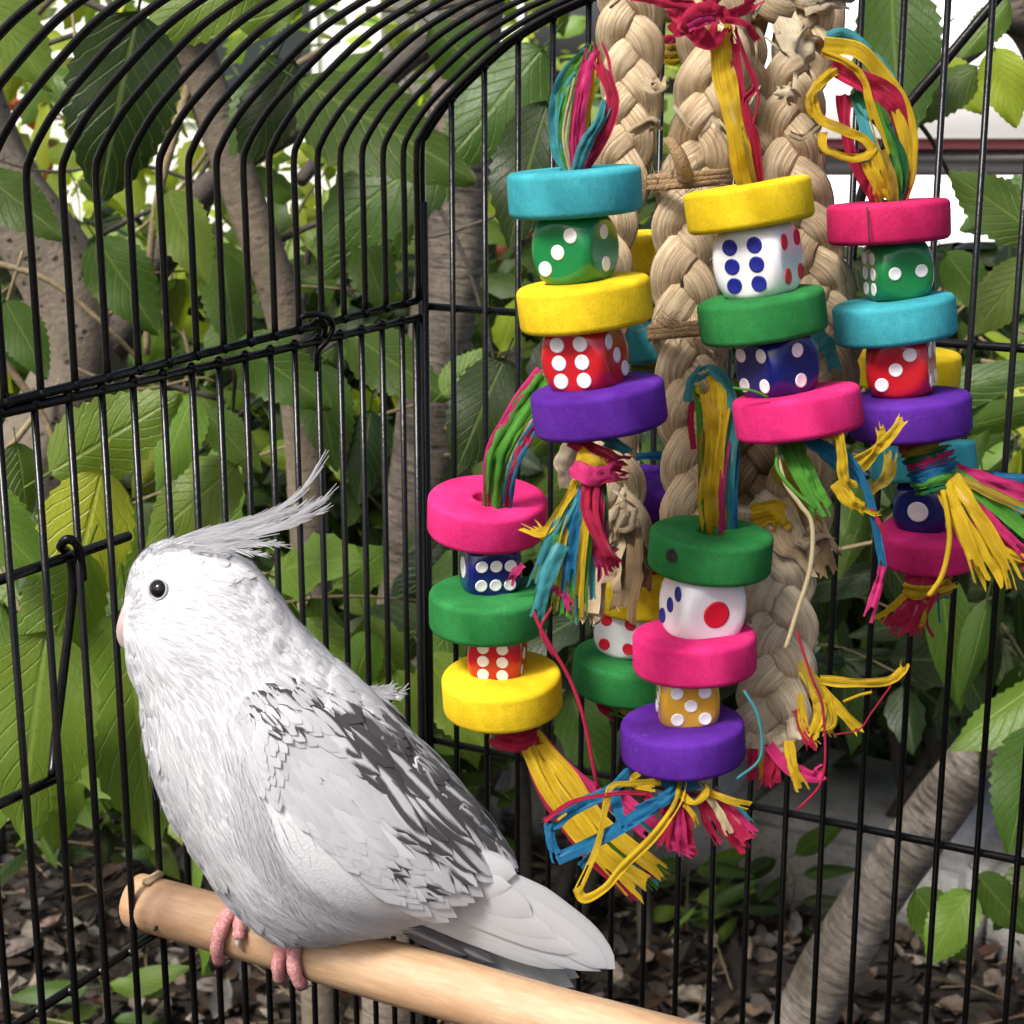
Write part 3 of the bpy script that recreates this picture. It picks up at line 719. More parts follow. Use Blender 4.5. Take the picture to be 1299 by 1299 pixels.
def crest(pts_px, w_px, yoff):
    """one wispy crest feather: a thin shaft with loose barbs that part towards the tip"""
    path = cr([PY(x, y, Y0-yoff) for x, y in pts_px], 10); n = len(path)-1; mb = MB()
    def at(s): f = min(.9999, max(0, s))*n; i = int(f); return path[i].lerp(path[i+1], f-i)
    def strand(pts, w):
        T, N = frames(pts); b = len(mb.v); m = len(pts)
        for i, p in enumerate(pts):
            ww = w*(1-.75*i/(m-1)); B = T[i].cross(Vector((0, 1, .2))).normalized()
            for sg in (-1, 1): mb.v.append(p + B*ww*sg); mb.c.append((.76, .765, .785, 0))
        for i in range(m-1): mb.face((b+2*i, b+2*i+1, b+2*i+3, b+2*i+2), [(-.4, 0), (.4, 0), (.4, 1), (-.4, 1)])
    strand(path, 1.5*PXM)
    for k in range(46):
        s0 = random.uniform(0, .82); L = random.uniform(.14, .32)*(1.05-s0*.55); sg = 1 if k % 2 else -1; wd_ = w_px*.5*PXM*random.uniform(.5, 1.15)*(1-.45*s0); dy = random.gauss(0, .0011)
        pp = []
        for q in range(7):
            t = q/6; p = at(s0+L*t); T = (at(s0+L*t+.02)-at(s0+L*t-.02)).normalized(); B = T.cross(Vector((0, 1, 0))).normalized()
            pp.append(p + B*sg*wd_*(t**.8) + Vector((0, dy*t, 0)))
        strand(pp, random.uniform(.8, 1.5)*PXM)
    return adopt(mb.obj('crest_feather', M['feather'], tint=True), bird)
for pts_, w, yo in (([(205, 690), (255, 676), (300, 664), (342, 651), (382, 624), (417, 571)], 13, .001), ([(212, 692), (270, 678), (335, 664), (380, 645), (409, 629)], 14, -.002),
                    ([(220, 693), (290, 680), (350, 667), (398, 643), (430, 617)], 13, .003), ([(225, 695), (300, 684), (360, 668), (400, 652), (423, 641)], 12, .005), ([(230, 697), (290, 690), (340, 689), (370, 696)], 12, .004),
                    ([(225, 699), (290, 693), (330, 690), (356, 687)], 12, .006), ([(240, 699), (290, 697), (325, 702), (345, 706)], 10, .007), ([(200, 694), (250, 682), (310, 668), (360, 650), (385, 640)], 12, -.005),
                    ([(200, 696), (250, 686), (310, 676), (352, 662)], 14, .002), ([(190, 702), (230, 690), (280, 682), (322, 676)], 13, .006), ([(185, 704), (206, 690), (222, 682)], 7, .002), ([(178, 712), (186, 700), (196, 690)], 6, .004), ([(215, 692), (260, 680), (312, 670), (300, 664)][:3], 10, .0)):
    crest(pts_, w, yo)
for pts_, w in (([(440, 872), (470, 880), (500, 880), (520, 873)], 16), ([(445, 872), (475, 874), (505, 867)], 12), ([(455, 885), (480, 892), (503, 896)], 10), ([(440, 872), (470, 882), (500, 884), (516, 878)], 14), ([(450, 874), (480, 878), (510, 871)], 14)): crest(pts_, w, -.012)
# beak, cere, eyes
bk_ = MB(); tube(bk_, cr([PY(186, 770, Y0), PY(172, 770, Y0), PY(163, 782, Y0), PY(155, 803, Y0), PY(157, 823, Y0)], 4), lambda s: PXM*(15*(1-s)**.6+1.2), 12, flat=.85)
q = NT('pink_beak_horn'); q.l(q.mix(q.noise(300, q.obj_co(), 3), (.66, .48, .45), (.72, .58, .55)), q.b.inputs['Base Color']); q.set(Roughness=.4); M['beak'] = q.m
adopt(bk_.obj('beak', M['beak']), bird)
q = NT('eye_black'); q.set(Roughness=.08); q.l(q.mix(q.noise(200, q.obj_co()), (.004, .004, .005), (.012, .010, .010)), q.b.inputs['Base Color']); M['eye'] = q.m
q = NT('grey_eyelid'); q.l(q.mix(q.noise(900, q.obj_co()), (.22, .21, .23), (.50, .49, .51)), q.b.inputs['Base Color']); q.set(Roughness=.7); M['lid'] = q.m
for side in (-1, 1):
    p, n = surf_frame(EYE[0], EYE[1], side); r = 11.8*PXM
    bm = bmesh.new(); bmesh.ops.create_uvsphere(bm, u_segments=24, v_segments=16, radius=r)
    for f in bm.faces: f.smooth = True
    em = bpy.data.meshes.new('eye'); bm.to_mesh(em); bm.free(); em.materials.append(M['eye'])
    e = mkobj('eye', em); e.location = p - n*r*.35; adopt(e, bird); e.matrix_parent_inverse = Matrix.Translation(-Vector(bird.location))
    lid = MB(); a = n.orthogonal().normalized(); b = n.cross(a)
    tube(lid, [p + n*r*.12 + (a*math.cos(t)+b*math.sin(t))*r*1.04 for t in [2*math.pi*k/28 for k in range(29)]], r*.13, 6, False)
    adopt(lid.obj('eyelid', M['lid']), bird)
# feet: toes gripping the dowel, two forward and two back
q = NT('pink_scaly_skin'); vo = q.n('ShaderNodeTexVoronoi'); vo.inputs['Scale'].default_value = 1100; q.l(q.obj_co(), vo.inputs['Vector'])
q.l(q.mix(q.ramp(vo.outputs[0], [(.1, 0.), (.6, 1.)]), (.72, .42, .40), (.50, .20, .20)), q.b.inputs['Base Color']); q.set(Roughness=.55); q.bump(vo.outputs[0], -.8, .0012)
q.b.inputs['Subsurface Weight'].default_value = .1; q.b.inputs['Subsurface Scale'].default_value = .002; M['skin'] = q.m
q = NT('horn_claw'); q.l(q.mix(q.noise(500, q.obj_co()), (.45, .36, .32), (.66, .56, .50)), q.b.inputs['Base Color']); q.set(Roughness=.35); M['claw'] = q.m
def toe(s0, s1, a0, a1, par, r=.0027):
    """toe lying round the dowel from angle a0 (top = 0, towards the viewer positive) to a1"""
    pts_ = []
    for k in range(13):
        t = k/12; a = R(a0+(a1-a0)*t); rad = PR + r*.85
        pts_.append(perch_pt(s0+(s1-s0)*t) + (-uL*math.sin(a) + Vector((0, 0, math.cos(a))))*rad)
    mb = MB(); tube(mb, pts_, lambda s: r*(1.06 - .30*s + .07*math.cos(s*26)), 12)
    o = adopt(mb.obj('toe', M['skin']), par)
    cm = MB(); T = (pts_[-1]-pts_[-2]).normalized(); a = R(a1+8); a2 = R(a1+24)
    c1 = perch_pt(s1) + (-uL*math.sin(a)+Vector((0, 0, math.cos(a))))*(PR+r*.9); c2 = perch_pt(s1+.0008) + (-uL*math.sin(a2)+Vector((0, 0, math.cos(a2))))*(PR+.0006)
    tube(cm, cr([pts_[-1]-T*.0008, c1, c2], 5), lambda s: .0012*(1-s)+.0002, 8); o2 = cm.obj('claw', M['claw']); o2.parent = o
    o2.matrix_parent_inverse = Matrix.Translation(-Vector(par.location)) if False else Matrix.Identity(4); return o
for pxs in ((303, 330), (380, 404)):
    sA, sB = perch_at_px(pxs[0]), perch_at_px(pxs[1])
    toe(sA+.003, sA-.001, 10, 128, bird); toe(sB-.004, sB, -5, 128 if pxs[0] > 350 else 70, bird); toe(sA+.004, sA+.001, -20, -120, bird); toe(sB-.004, sB-.002, -20, -120, bird)
    sh = MB(); m = (sA+sB)/2; tube(sh, cr([perch_pt(m)+Vector((0, 0, PR+.0012)), perch_pt(m)+Vector((0, 0, PR+.008))-uL*.003, perch_pt(m)+Vector((.004, 0, PR+.018))-uL*.004], 4), .0022, 10); adopt(sh.obj('shank', M['skin']), bird)

# ------------------------------------------------------------------ hanging toy: wheels, dice, raffia and husk braids
WD = .034                                                   # wheel diameter
def dep(px): return WD*F_PX/px
DA, DB, DC, DD, DE, DF, DG_ = dep(171), dep(162), dep(154), dep(152), dep(157), .520, .565
toy = thing('bird_toy', 'hanging bird toy of braided husk, painted wheels, dice and coloured raffia', 'bird toy', loc=tuple(P(920, -60, .5)))
def lathe(mb, prof, n=40):
    b = len(mb.v); m = len(prof)
    for k in range(n):
        a = 2*math.pi*k/n
        for r, z in prof: mb.v.append(Vector((r*math.cos(a), r*math.sin(a), z)))
    for k in range(n):
        for j in range(m):
            j2 = (j+1) % m; k2 = (k+1) % n
            mb.face((b+k*m+j, b+k2*m+j, b+k2*m+j2, b+k*m+j2), [(k/n, j/m)]*4)
def wheel_profile():
    Ro, Ri, h, e = WD/2, WD*.118, WD*.165, WD*.05; pr = []
    for cx, cz, a0 in ((Ro-e, -h+e, -90), (Ro-e, h-e, 0)):
        for k in range(5): a = R(a0+90*k/4); pr.append((cx+e*math.cos(a), cz+e*math.sin(a)))
    e2 = e*.5
    for cx, cz, a0 in ((Ri+e2, h-e2, 90), (Ri+e2, -h+e2, 180)):
        for k in range(3): a = R(a0+90*k/2); pr.append((cx+e2*math.cos(a), cz+e2*math.sin(a)))
    return pr
wm = MB(); lathe(wm, wheel_profile())
WHEEL = {k: wm.mesh('wheel', M['w_'+k]) for k in DYE}
def orient(px, py, d, roll, pitch, yaw):
    """upright thing seen at (px,py): roll about the line of sight, pitch leans its top to the viewer, yaw spins it"""
    p = P(px, py, d); v = (p-C0); v.z = 0; v.normalize(); up = Vector((0, 0, 1)); rt = v.cross(up)
    mrx = Matrix.Rotation(R(-roll), 3, v) @ Matrix.Rotation(R(pitch), 3, rt)
    base = Matrix((rt, v, up)).transposed()
    m = (mrx @ base @ Matrix.Rotation(R(yaw), 3, 'Z')).to_4x4(); m.translation = p; return m
def put(o, m, parent=toy):
    o.parent = parent; o.matrix_parent_inverse = Matrix.Translation(-Vector(parent.location)); o.matrix_basis = m; return o
def wheel(px, py, d, c, roll=0, pitch=0):
    o = mkobj('wheel', WHEEL[c]); return put(o, orient(px, py, d, roll, pitch, random.uniform(0, 360)))
def die_mesh(size, mat):
    bm = bmesh.new(); bmesh.ops.create_cube(bm, size=size)
    bmesh.ops.bevel(bm, geom=bm.edges[:]+bm.verts[:], offset=size*.11, segments=4, profile=.5, affect='EDGES')
    bmesh.ops.subdivide_edges(bm, edges=[e for e in bm.edges if e.calc_length() > size*.3], cuts=8, use_grid_fill=True)
    for v in bm.verts:
        l_ = v.co.length; lim = size*.655
        if l_ > lim: v.co *= (lim+(l_-lim)*.18)/l_
    for f in bm.faces: f.smooth = True
    me = bpy.data.meshes.new('die'); bm.to_mesh(me); bm.free(); me.materials.append(mat); return me
DIE = {}
PIPS = {1: [(0, 0)], 2: [(-1, -1), (1, 1)], 3: [(-1, -1), (0, 0), (1, 1)], 4: [(-1, -1), (1, -1), (-1, 1), (1, 1)],
        5: [(-1, -1), (1, -1), (-1, 1), (1, 1), (0, 0)], 6: [(-1, -1), (-1, 0), (-1, 1), (1, -1), (1, 0), (1, 1)]}
PIPM = {}
def pip_mesh(r, mat):
    key = (round(r, 5), mat.name)
    if key not in PIPM:
        mb = MB(); n = 20
        for rr, z in ((r, .00001), (r*.97, .00022), (r*.82, .00020), (r*.5, .00010), (0, .00006)):
            for k in range(n if rr else 1): a = 2*math.pi*k/n; mb.v.append(Vector((rr*math.cos(a), rr*math.sin(a), z)))
        for ring in range(3):
            for k in range(n): mb.face((ring*n+k, ring*n+(k+1) % n, (ring+1)*n+(k+1) % n, (ring+1)*n+k))
        for k in range(n): mb.face((3*n+k, 3*n+(k+1) % n, 4*n))
        PIPM[key] = mb.mesh('pip', mat)
    return PIPM[key]
def die(px, py, d, size_px, c, left, right, a, roll=0, pitch=0, lp=None, rp=None, lrot=0, rrot=0, lmir=1, rmir=1):
    """left/right: numbers on the two faces seen; a = how far the left face is turned from the viewer (degrees)"""
    size = size_px*1.0*d/F_PX; key = (c, round(size, 4))
    if key not in DIE: DIE[key] = die_mesh(size, M['d_'+c])
    o = put(mkobj('die', DIE[key]), orient(px, py, d, roll, pitch, a))
    # local -Y faces the viewer when a = 0; with a > 0 the cube turns so that -Y looks left and +X looks right
    for num, face, pm, rot, mir in ((left, 0, lp, lrot, lmir), (right, 1, rp, rrot, rmir)):
        if not num: continue
        pm = M['p_'+(pm or 'white')]; r = size*(.20 if num == 1 else .112)
        fm_ = Matrix.Rotation(-math.pi*0, 4, 'Z') if face == 0 else Matrix.Rotation(math.pi/2, 4, 'Z')
        for (u, v) in PIPS[num]:
            u *= mir
            if rot: u, v = -v, u
            k = size*.235; k2_ = k
            if num == 6: k, k2_ = (size*.18, size*.262) if not rot else (size*.262, size*.18)
            q = mkobj('pip', pip_mesh(r, pm)); q.parent = o
            q.matrix_basis = fm_ @ Matrix.Translation((u*k, -size/2, v*k2_)) @ Matrix.Rotation(math.pi/2, 4, 'X')
    return o
# string under the left braid
wheel(729, 243, DA, 'teal', 4, 0); die(730, 315, DA, 86, 'green', 3, 2, -31, 5, lmir=1, rmir=0); wheel(742, 385, DA, 'yellow', 7); die(742, 452, DA, 88, 'red', 6, 3, -24, 7, rmir=-1); wheel(760, 516, DA, 'purple', 8)
wheel(950, 260, DB, 'yellow', 9.5, -2); die(962, 330, DB, 92, 'white', 6, 4, -22, 9, lp='blue', rp='red'); wheel(967, 400, DB, 'green', 9); die(986, 462, DB, 82, 'navy', 4, 2, -48, 9, rmir=0); wheel(1012, 523, DB, 'pink', 9.5, -3)
wheel(1127, 281, DC, 'crimson', 4.5, -2); die(1138, 343, DC, 74, 'green', 6, 2, -68, 6, rrot=1, rmir=0); wheel(1135, 405, DC, 'teal', 8); die(1143, 463, DC, 78, 'red', 3, 4, -9, 6); wheel(1154, 526, DC, 'purple', 5.5)
wheel(618, 652, DD, 'pink', -2, 9); die(622, 718, DD, 70, 'navy', 1, 6, -78, -2, 5, rrot=1); wheel(620, 772, DD, 'green', 0, 3); die(631, 826, DD, 68, 'red', 6, 3, -10, 0, 5); wheel(637, 876, DD, 'yellow', 3, 6)
wheel(901, 698, DE, 'green', -3, 1); die(891, 766, DE, 88, 'white', 3, 1, -66, -4, lp='blue', rp='red'); wheel(881, 826, DE, 'pink', 2, -1); die(872, 883, DE, 74, 'amber', 3, 5, -82, 2); wheel(866, 938, DE, 'purple', 3, 1)
# strings behind the braids
wheel(823, 320, DF, 'yellow', 2); die(820, 375, DF, 66, 'green', 5, 3, -30, 0); wheel(812, 428, DF, 'teal', 1)
wheel(815, 628, DF, 'purple', 0, 2); die(822, 690, DF, 70, 'red', 5, 4, -60, 2); wheel(822, 745, DF, 'yellow', 2, 2); die(795, 796, DF, 68, 'white', 4, 2, -20, -4, lp='red', rp='blue', lrot=1); wheel(797, 852, DF, 'green', -4, 3)
wheel(1152, 468, DG_, 'yellow', 0, 0); die(1160, 520, DG_, 62, 'red', 4, 2, -30); wheel(1172, 585, DG_, 'teal', 8, -8); die(1172, 640, DG_, 66, 'navy', 1, 2, -12, 0, 4); wheel(1180, 690, DG_, 'pink', 2, 6)

def speck(name, pts, r, mat='bark_dark'):
    mb = MB(); tube(mb, pts, r, 6); adopt(mb.obj(name, M[mat]), toy)
speck('crack', [P(1100+k*.6, 262+k*9, DC-WD*.478) for k in range(6)], .00022)
speck('wood_knot', [P(852+7*math.cos(a)*(1-a/22), 704+9*math.sin(a)*(1-a/22), DE-WD*.395) for a in [k*.6 for k in range(30)]], .0003)
def ribbon(c, w_px, d, pts, parent=toy, twist=.5, crease=.25, name='raffia_strip', mat=None, taper=False, seedv=None):
    """flat strip of paper raffia through photo points (x, y, optional nearer/farther mm)"""
    path = cr([P(p[0], p[1], d - (p[2]/1000 if len(p) > 2 else 0)) for p in pts], 7); n = len(path); mb = MB()
    w = w_px*1.22*d/F_PX; sd = random.uniform(0, 100); L = 0; cols_ = 6; cut = random.choice((1, 2, 3, 3)); cut2 = random.choice((1, 2, 3)); sc0 = random.uniform(.74, .93)
    off = [random.uniform(-1, 1)*crease*w for _ in range(cols_)]; off[0] = off[-1] = 0
    ends = [random.uniform(-.4, .4)*w for _ in range(cols_)]
    for i, p in enumerate(path):
        if i: L += (path[i]-path[i-1]).length
        s = i/(n-1); T = (path[min(i+1, n-1)]-path[max(i-1, 0)]).normalized(); V = (C0-p).normalized()
        B = T.cross(V); B = B.normalized() if B.length > .05 else T.orthogonal(); N = B.cross(T)
        a = twist*(noise.noise((s*2.2, sd, 0))*1.2); Bt = B*math.cos(a)+N*math.sin(a); Nt = N*math.cos(a)-B*math.sin(a)
        ww = w*(.86+.3*noise.noise((s*4, sd, 5))); ww *= (1-.6*s) if taper else 1
        for j in range(cols_):
            u = -.5+j/(cols_-1)
            if s > sc0: u += (.22 if j > cut else -.22)*(s-sc0)*2.2
            wr = noise.noise((s*11, u*2.6, sd))*.24*w
            e = T*ends[j]*.8 if i == n-1 else Vector()
            mb.v.append(p + Bt*ww*u + Nt*(off[j]+wr) + e)
    Ls = [0]
    for i in range(1, n): Ls.append(Ls[-1]+(path[i]-path[i-1]).length)
    for i in range(n-1):
        for j in range(cols_-1):
            if i/(n-1) > sc0 and j == cut or i/(n-1) > sc0+.08 and j == cut2: continue
            a = i*cols_+j; mb.face((a, a+1, a+1+cols_, a+cols_), [(sd+j/4, sd+Ls[i]*12), (sd+(j+1)/4, sd+Ls[i]*12), (sd+(j+1)/4, sd+Ls[i+1]*12), (sd+j/4, sd+Ls[i+1]*12)])
    return adopt(mb.obj(name, M[mat or 'r_'+c]), parent)
def thread(c, w_px, d, pts):
    path = cr([P(p[0], p[1], d - (p[2]/1000 if len(p) > 2 else 0)) for p in pts], 7); mb = MB(); tube(mb, path, w_px*d/F_PX*.5, 6); return adopt(mb.obj('raffia_thread', M['r_'+c]), toy)
J = random.uniform
# A: tuft above the teal wheel
for c, w, p in (('teal', 15, [(728, 222), (706, 190), (703, 140), (718, 95), (752, 62)]), ('green', 14, [(730, 222), (716, 185), (714, 135), (728, 90), (752, 60)]), ('green', 9, [(731, 222), (722, 180), (725, 120), (752, 60)]),
                ('pink', 16, [(730, 222, 1), (734, 175, 3), (738, 125, 4), (744, 85, 3), (754, 60)]), ('yellow', 8, [(732, 222), (745, 150, 2), (752, 90, 2), (756, 62)]), ('crimson', 17, [(733, 220, 2), (760, 180, 4), (777, 130, 3), (768, 95, 3), (756, 60)]),
                ('teal', 15, [(730, 222, 5), (742, 185, 7), (760, 155, 6), (770, 130, 3)]), ('pink', 8, [(729, 222, 4), (726, 170, 5), (735, 110, 5)]), ('cream', 6, [(726, 222, 3), (716, 170, 4), (730, 100, 4)])):
    ribbon(c, w, DA, p)
# B: yellow and crimson strips from the bow to the yellow wheel
ribbon('yellow', 25, DB, [(948, 238, -1), (938, 190, 4), (926, 130, 6), (916, 80, 6), (914, 28, 6)], twist=.2); ribbon('yellow', 12, DB, [(944, 238), (930, 180, 3), (912, 100, 4), (908, 40, 4)])
ribbon('crimson', 11, DB, [(962, 234), (952, 170, 5), (938, 110, 6), (928, 32, 6)]); ribbon('crimson', 7, DB, [(966, 234), (958, 170, 6), (944, 130, 7), (958, 110, 7), (948, 80, 7), (930, 36, 6)]); thread('crimson', 3, DB, [(955, 160, 8), (962, 120, 8), (950, 90, 8), (935, 50, 8)])
ribbon('olive', 7, DB, [(958, 236, 1), (950, 200, 5), (940, 160, 6)])
for p, w in (([(850, 2, 4), (868, 22, 8), (888, 46, 10), (905, 50, 8), (915, 30, 8)], 24), ([(868, 40, 9), (880, 20, 12), (900, 12, 12), (918, 22, 10)], 20), ([(915, 22, 10), (940, 14, 8), (965, -4, 4)], 16), ([(850, 30, 9), (862, 42, 9), (875, 34, 10)], 10),
             ([(920, 25, 12), (945, 30, 12), (956, 44, 10), (962, 52, 9)], 9), ([(895, 5, 10), (915, -10, 8), (940, -20, 4)], 18), ([(800, -6, 2), (840, 2, 6), (880, 10, 10)], 14)):
    ribbon('crimson', w, DB, p, twist=1.)
ribbon('pink', 15, DB, [(872, 34, 14), (890, 26, 15), (912, 22, 14)], twist=.3)
# C: big drooping tuft
for c, w, p in (('teal', 16, [(1050, 48), (1072, 44, 2), (1095, 60, 2), (1105, 72, 1), (1128, 100), (1140, 150), (1136, 262)]), ('yellow', 20, [(1045, 58, 2), (1085, 62, 4), (1120, 95, 4), (1142, 135, 4), (1154, 185, 3), (1152, 225, 2), (1134, 262)]),
                ('crimson', 24, [(1055, 80, 4), (1085, 98, 6), (1118, 115, 6), (1140, 140, 4), (1148, 190), (1140, 230), (1128, 262)]), ('crimson', 16, [(1070, 120), (1072, 160), (1082, 200), (1100, 235), (1118, 264)]), ('yellow', 13, [(1030, 122, 4), (1040, 150, 6), (1070, 165, 6), (1100, 180, 6), (1118, 215, 6), (1126, 262, 2)]),
                ('dgreen', 16, [(1085, 115, 2), (1100, 140, 4), (1120, 160, 5), (1140, 200, 4), (1142, 230, 3), (1132, 262)]), ('green', 10, [(1108, 132, 6), (1118, 160, 7), (1132, 190, 6), (1140, 225, 4), (1132, 262)]), ('teal', 15, [(1090, 130, 2), (1098, 165, 5), (1112, 195, 5), (1124, 230, 3), (1126, 262)]),
                ('yellow', 10, [(1042, 66, 6), (1075, 80, 8), (1095, 100, 8), (1103, 130, 8), (1112, 160, 7), (1125, 200, 6)]), ('yellow', 12, [(1060, 88, 4), (1040, 105, 6), (1026, 125, 6), (1034, 150, 5)]), ('yellow', 10, [(1044, 168, 4), (1046, 188, 6), (1075, 200, 6), (1098, 198, 6), (1110, 186, 6)]),
                ('yellow', 15, [(1100, 205, 5), (1112, 230, 5), (1122, 262, 2)]), ('crimson', 10, [(1112, 225, 2), (1106, 240, 4), (1112, 264, 2)]), ('olive', 9, [(1120, 190, 7), (1132, 225, 6), (1136, 262, 3)])):
    ribbon(c, w, DC, p)
# D: twisted bundle entering the pink wheel from the left braid
for c, w, o_ in (('green', 24, 0), ('green', 18, -14), ('pink', 10, -22), ('olive', 10, 8), ('crimson', 14, 16), ('crimson', 10, 26), ('blue', 14, 24), ('teal', 10, 20), ('cream', 7, 12), ('green', 10, 6)):
    ribbon(c, w, DD-.012, [(696+o_*.5, 486+o_*.8), (664+o_*.7, 528+o_*.4, 4), (636+o_*.7, 580+o_*.3, 5), (628+o_*.5, 650, -4)])
# E: bundle over the green wheel
for c, w, p in (('yellow', 30, [(906, 690, -4), (902, 620, 5), (908, 550, 6), (904, 500, 5), (896, 478, 0)]), ('teal', 14, [(926, 690, -4), (924, 610, 4), (930, 540, 5), (925, 495, 5), (905, 470, 2), (885, 476, 0)]), ('green', 9, [(890, 690, -4), (892, 620, 3), (888, 540, 4), (884, 490, 2)]),
                ('pink', 8, [(916, 690, -3), (916, 620, 6), (922, 560, 6)]), ('crimson', 8, [(880, 570, 3), (876, 530, 3), (882, 500, 2)]), ('teal', 10, [(872, 510, 3), (876, 485, 3), (890, 468, 2)]), ('olive', 10, [(894, 690, -4), (890, 600, 4), (894, 520, 4)]), ('blue', 7, [(934, 690, -4), (932, 630, 3), (936, 560, 3)]), ('yellow', 10, [(920, 690, -3), (912, 600, 7), (920, 520, 7)])):
    ribbon(c, w, DE, p)
thread('green', 3.5, DB-.012, [(930, 492), (955, 496, 3), (974, 504, 3)])
# A: knot and tassel
for c, w, p in (('crimson', 22, [(726, 556, 4), (748, 570, 8), (775, 585, 8), (795, 590, 2)]), ('yellow', 16, [(735, 575, 9), (755, 585, 11), (770, 592, 8)]), ('pink', 22, [(728, 592, 8), (750, 604, 12), (780, 598, 8)]), ('crimson', 16, [(748, 612, 9), (768, 606, 11), (796, 600, 5)]), ('teal', 14, [(765, 558), (785, 566, 4), (802, 578, 2)])):
    ribbon(c, w, DA, p, twist=.3)
cs = ['yellow', 'yellow', 'teal', 'green', 'teal', 'yellow', 'green', 'blue', 'teal', 'green', 'yellow', 'green', 'teal', 'pink', 'crimson', 'pink', 'dgreen']
for k, c in enumerate(cs):
    q = k/(len(cs)-1); ex = 664+118*q + J(-6, 6); ey = 690 + 95*math.sin(math.pi*min(1, q*1.05))**.7 + J(-14, 10)
    if q < .1: ey = 668
    ribbon(c, J(9, 17), DA, [(740+22*q, 600, 4), (718+48*q, 635, 8+J(-2, 2)), (690+80*q, 675+20*q, 8+J(-2, 3)), (ex, ey, 5)])
for p in ([(750, 600, 9), (742, 640, 12), (758, 680, 12), (780, 722, 8)], [(756, 600, 9), (752, 650, 12), (770, 700, 12), (786, 718, 8)]): ribbon('crimson', 13, DA, p)
ribbon('teal', 18, DA, [(712, 690, 9), (692, 740, 9), (680, 786, 7)], twist=.2); ribbon('pink', 9, DA, [(700, 745, 6), (716, 755, 6), (724, 772, 6)]); ribbon('pink', 9, DD, [(664, 716, 12), (652, 728, 12), (646, 742, 10)])
# D: tail below the yellow wheel
ribbon('crimson', 26, DD, [(628, 934, -2), (655, 942, 4), (682, 930, 2)], twist=.2); ribbon('crimson', 14, DD, [(634, 924), (660, 934, 6), (684, 920)], twist=.2)
for c, w, p in (('yellow', 26, [(668, 935, 2), (700, 1000, 6), (752, 1070, 8), (820, 1128, 8)]), ('yellow', 20, [(676, 932, 2), (716, 980, 5), (770, 1050, 6), (842, 1108, 6)]), ('yellow', 12, [(664, 940, 3), (690, 1000, 8), (735, 1060, 9), (800, 1132, 9)]), ('olive', 9, [(680, 935), (730, 1000, 3), (790, 1070, 3), (846, 1112, 3)]),
                ('green', 9, [(690, 960), (735, 1020, 2), (790, 1085, 3), (832, 1128, 3)]), ('green', 12, [(700, 970), (750, 1030, 2), (800, 1080, 2), (848, 1104, 2)]), ('pink', 18, [(684, 940), (730, 985, 2), (790, 1030, 1), (830, 1060)]), ('crimson', 9, [(666, 950, 1), (690, 1010, 2), (740, 1080, 2), (806, 1142, 2)]),
                ('crimson', 10, [(720, 1010, 1), (770, 1060, 2), (835, 1112, 4)]), ('teal', 8, [(760, 1050), (810, 1098, 3), (838, 1120, 3)]), ('pink', 7, [(700, 985, 1), (745, 1050, 4), (800, 1105, 4), (834, 1110, 4)]), ('cream', 10, [(690, 945), (740, 995), (800, 1045, 0)])):
    ribbon(c, w, DD, p)
thread('crimson', 5, DD-.02, [(676, 775), (690, 805, 2), (722, 860, 3), (740, 910, 4), (752, 970, 4), (758, 1000, 2)]); thread('crimson', 4, DD-.02, [(700, 770), (686, 800, 2), (702, 832, 2)])
# E: loops and tassels below the purple wheel
d = DE-.004
for p, w in (([(800, 980, -4), (770, 1005, 6), (735, 1022, 10), (698, 1046, 12)], 15), ([(697, 1044, 12), (699, 1068, 12), (708, 1090, 12)], 12), ([(706, 1090, 12), (750, 1070, 13), (800, 1042, 12), (850, 1008, 6), (862, 992, 0)], 15), ([(780, 1004, 8), (784, 1030, 12), (795, 1052, 13)], 13), ([(808, 1030, 9), (845, 1012, 9), (866, 990, 2)], 16), ([(790, 1046, 11), (830, 1020, 10), (860, 1000, 4)], 14), ([(736, 1100, 6), (752, 1082, 8)], 9)):
    ribbon('blue', w, d, p, twist=.35)
for p, w in (([(838, 992, 6), (800, 994, 12), (776, 998, 14), (768, 1025, 14), (757, 1075, 14), (733, 1130, 13)], 8), ([(731, 1126, 13), (742, 1140, 13), (768, 1126, 14), (790, 1100, 14), (830, 1060, 14), (858, 1020, 11), (866, 990, 4)], 10), ([(812, 980, 4), (802, 988, 9), (808, 998, 11), (830, 1000, 11)], 7),
             ([(862, 1006, 6), (880, 1018, 10), (896, 1004, 9), (890, 990, 5)], 8), ([(896, 1004, 5), (925, 1015, 7), (950, 1022, 6)], 9), ([(868, 1020, 8), (880, 1035, 9), (885, 1050, 8)], 6)):
    ribbon('yellow', w, d, p, twist=.4)
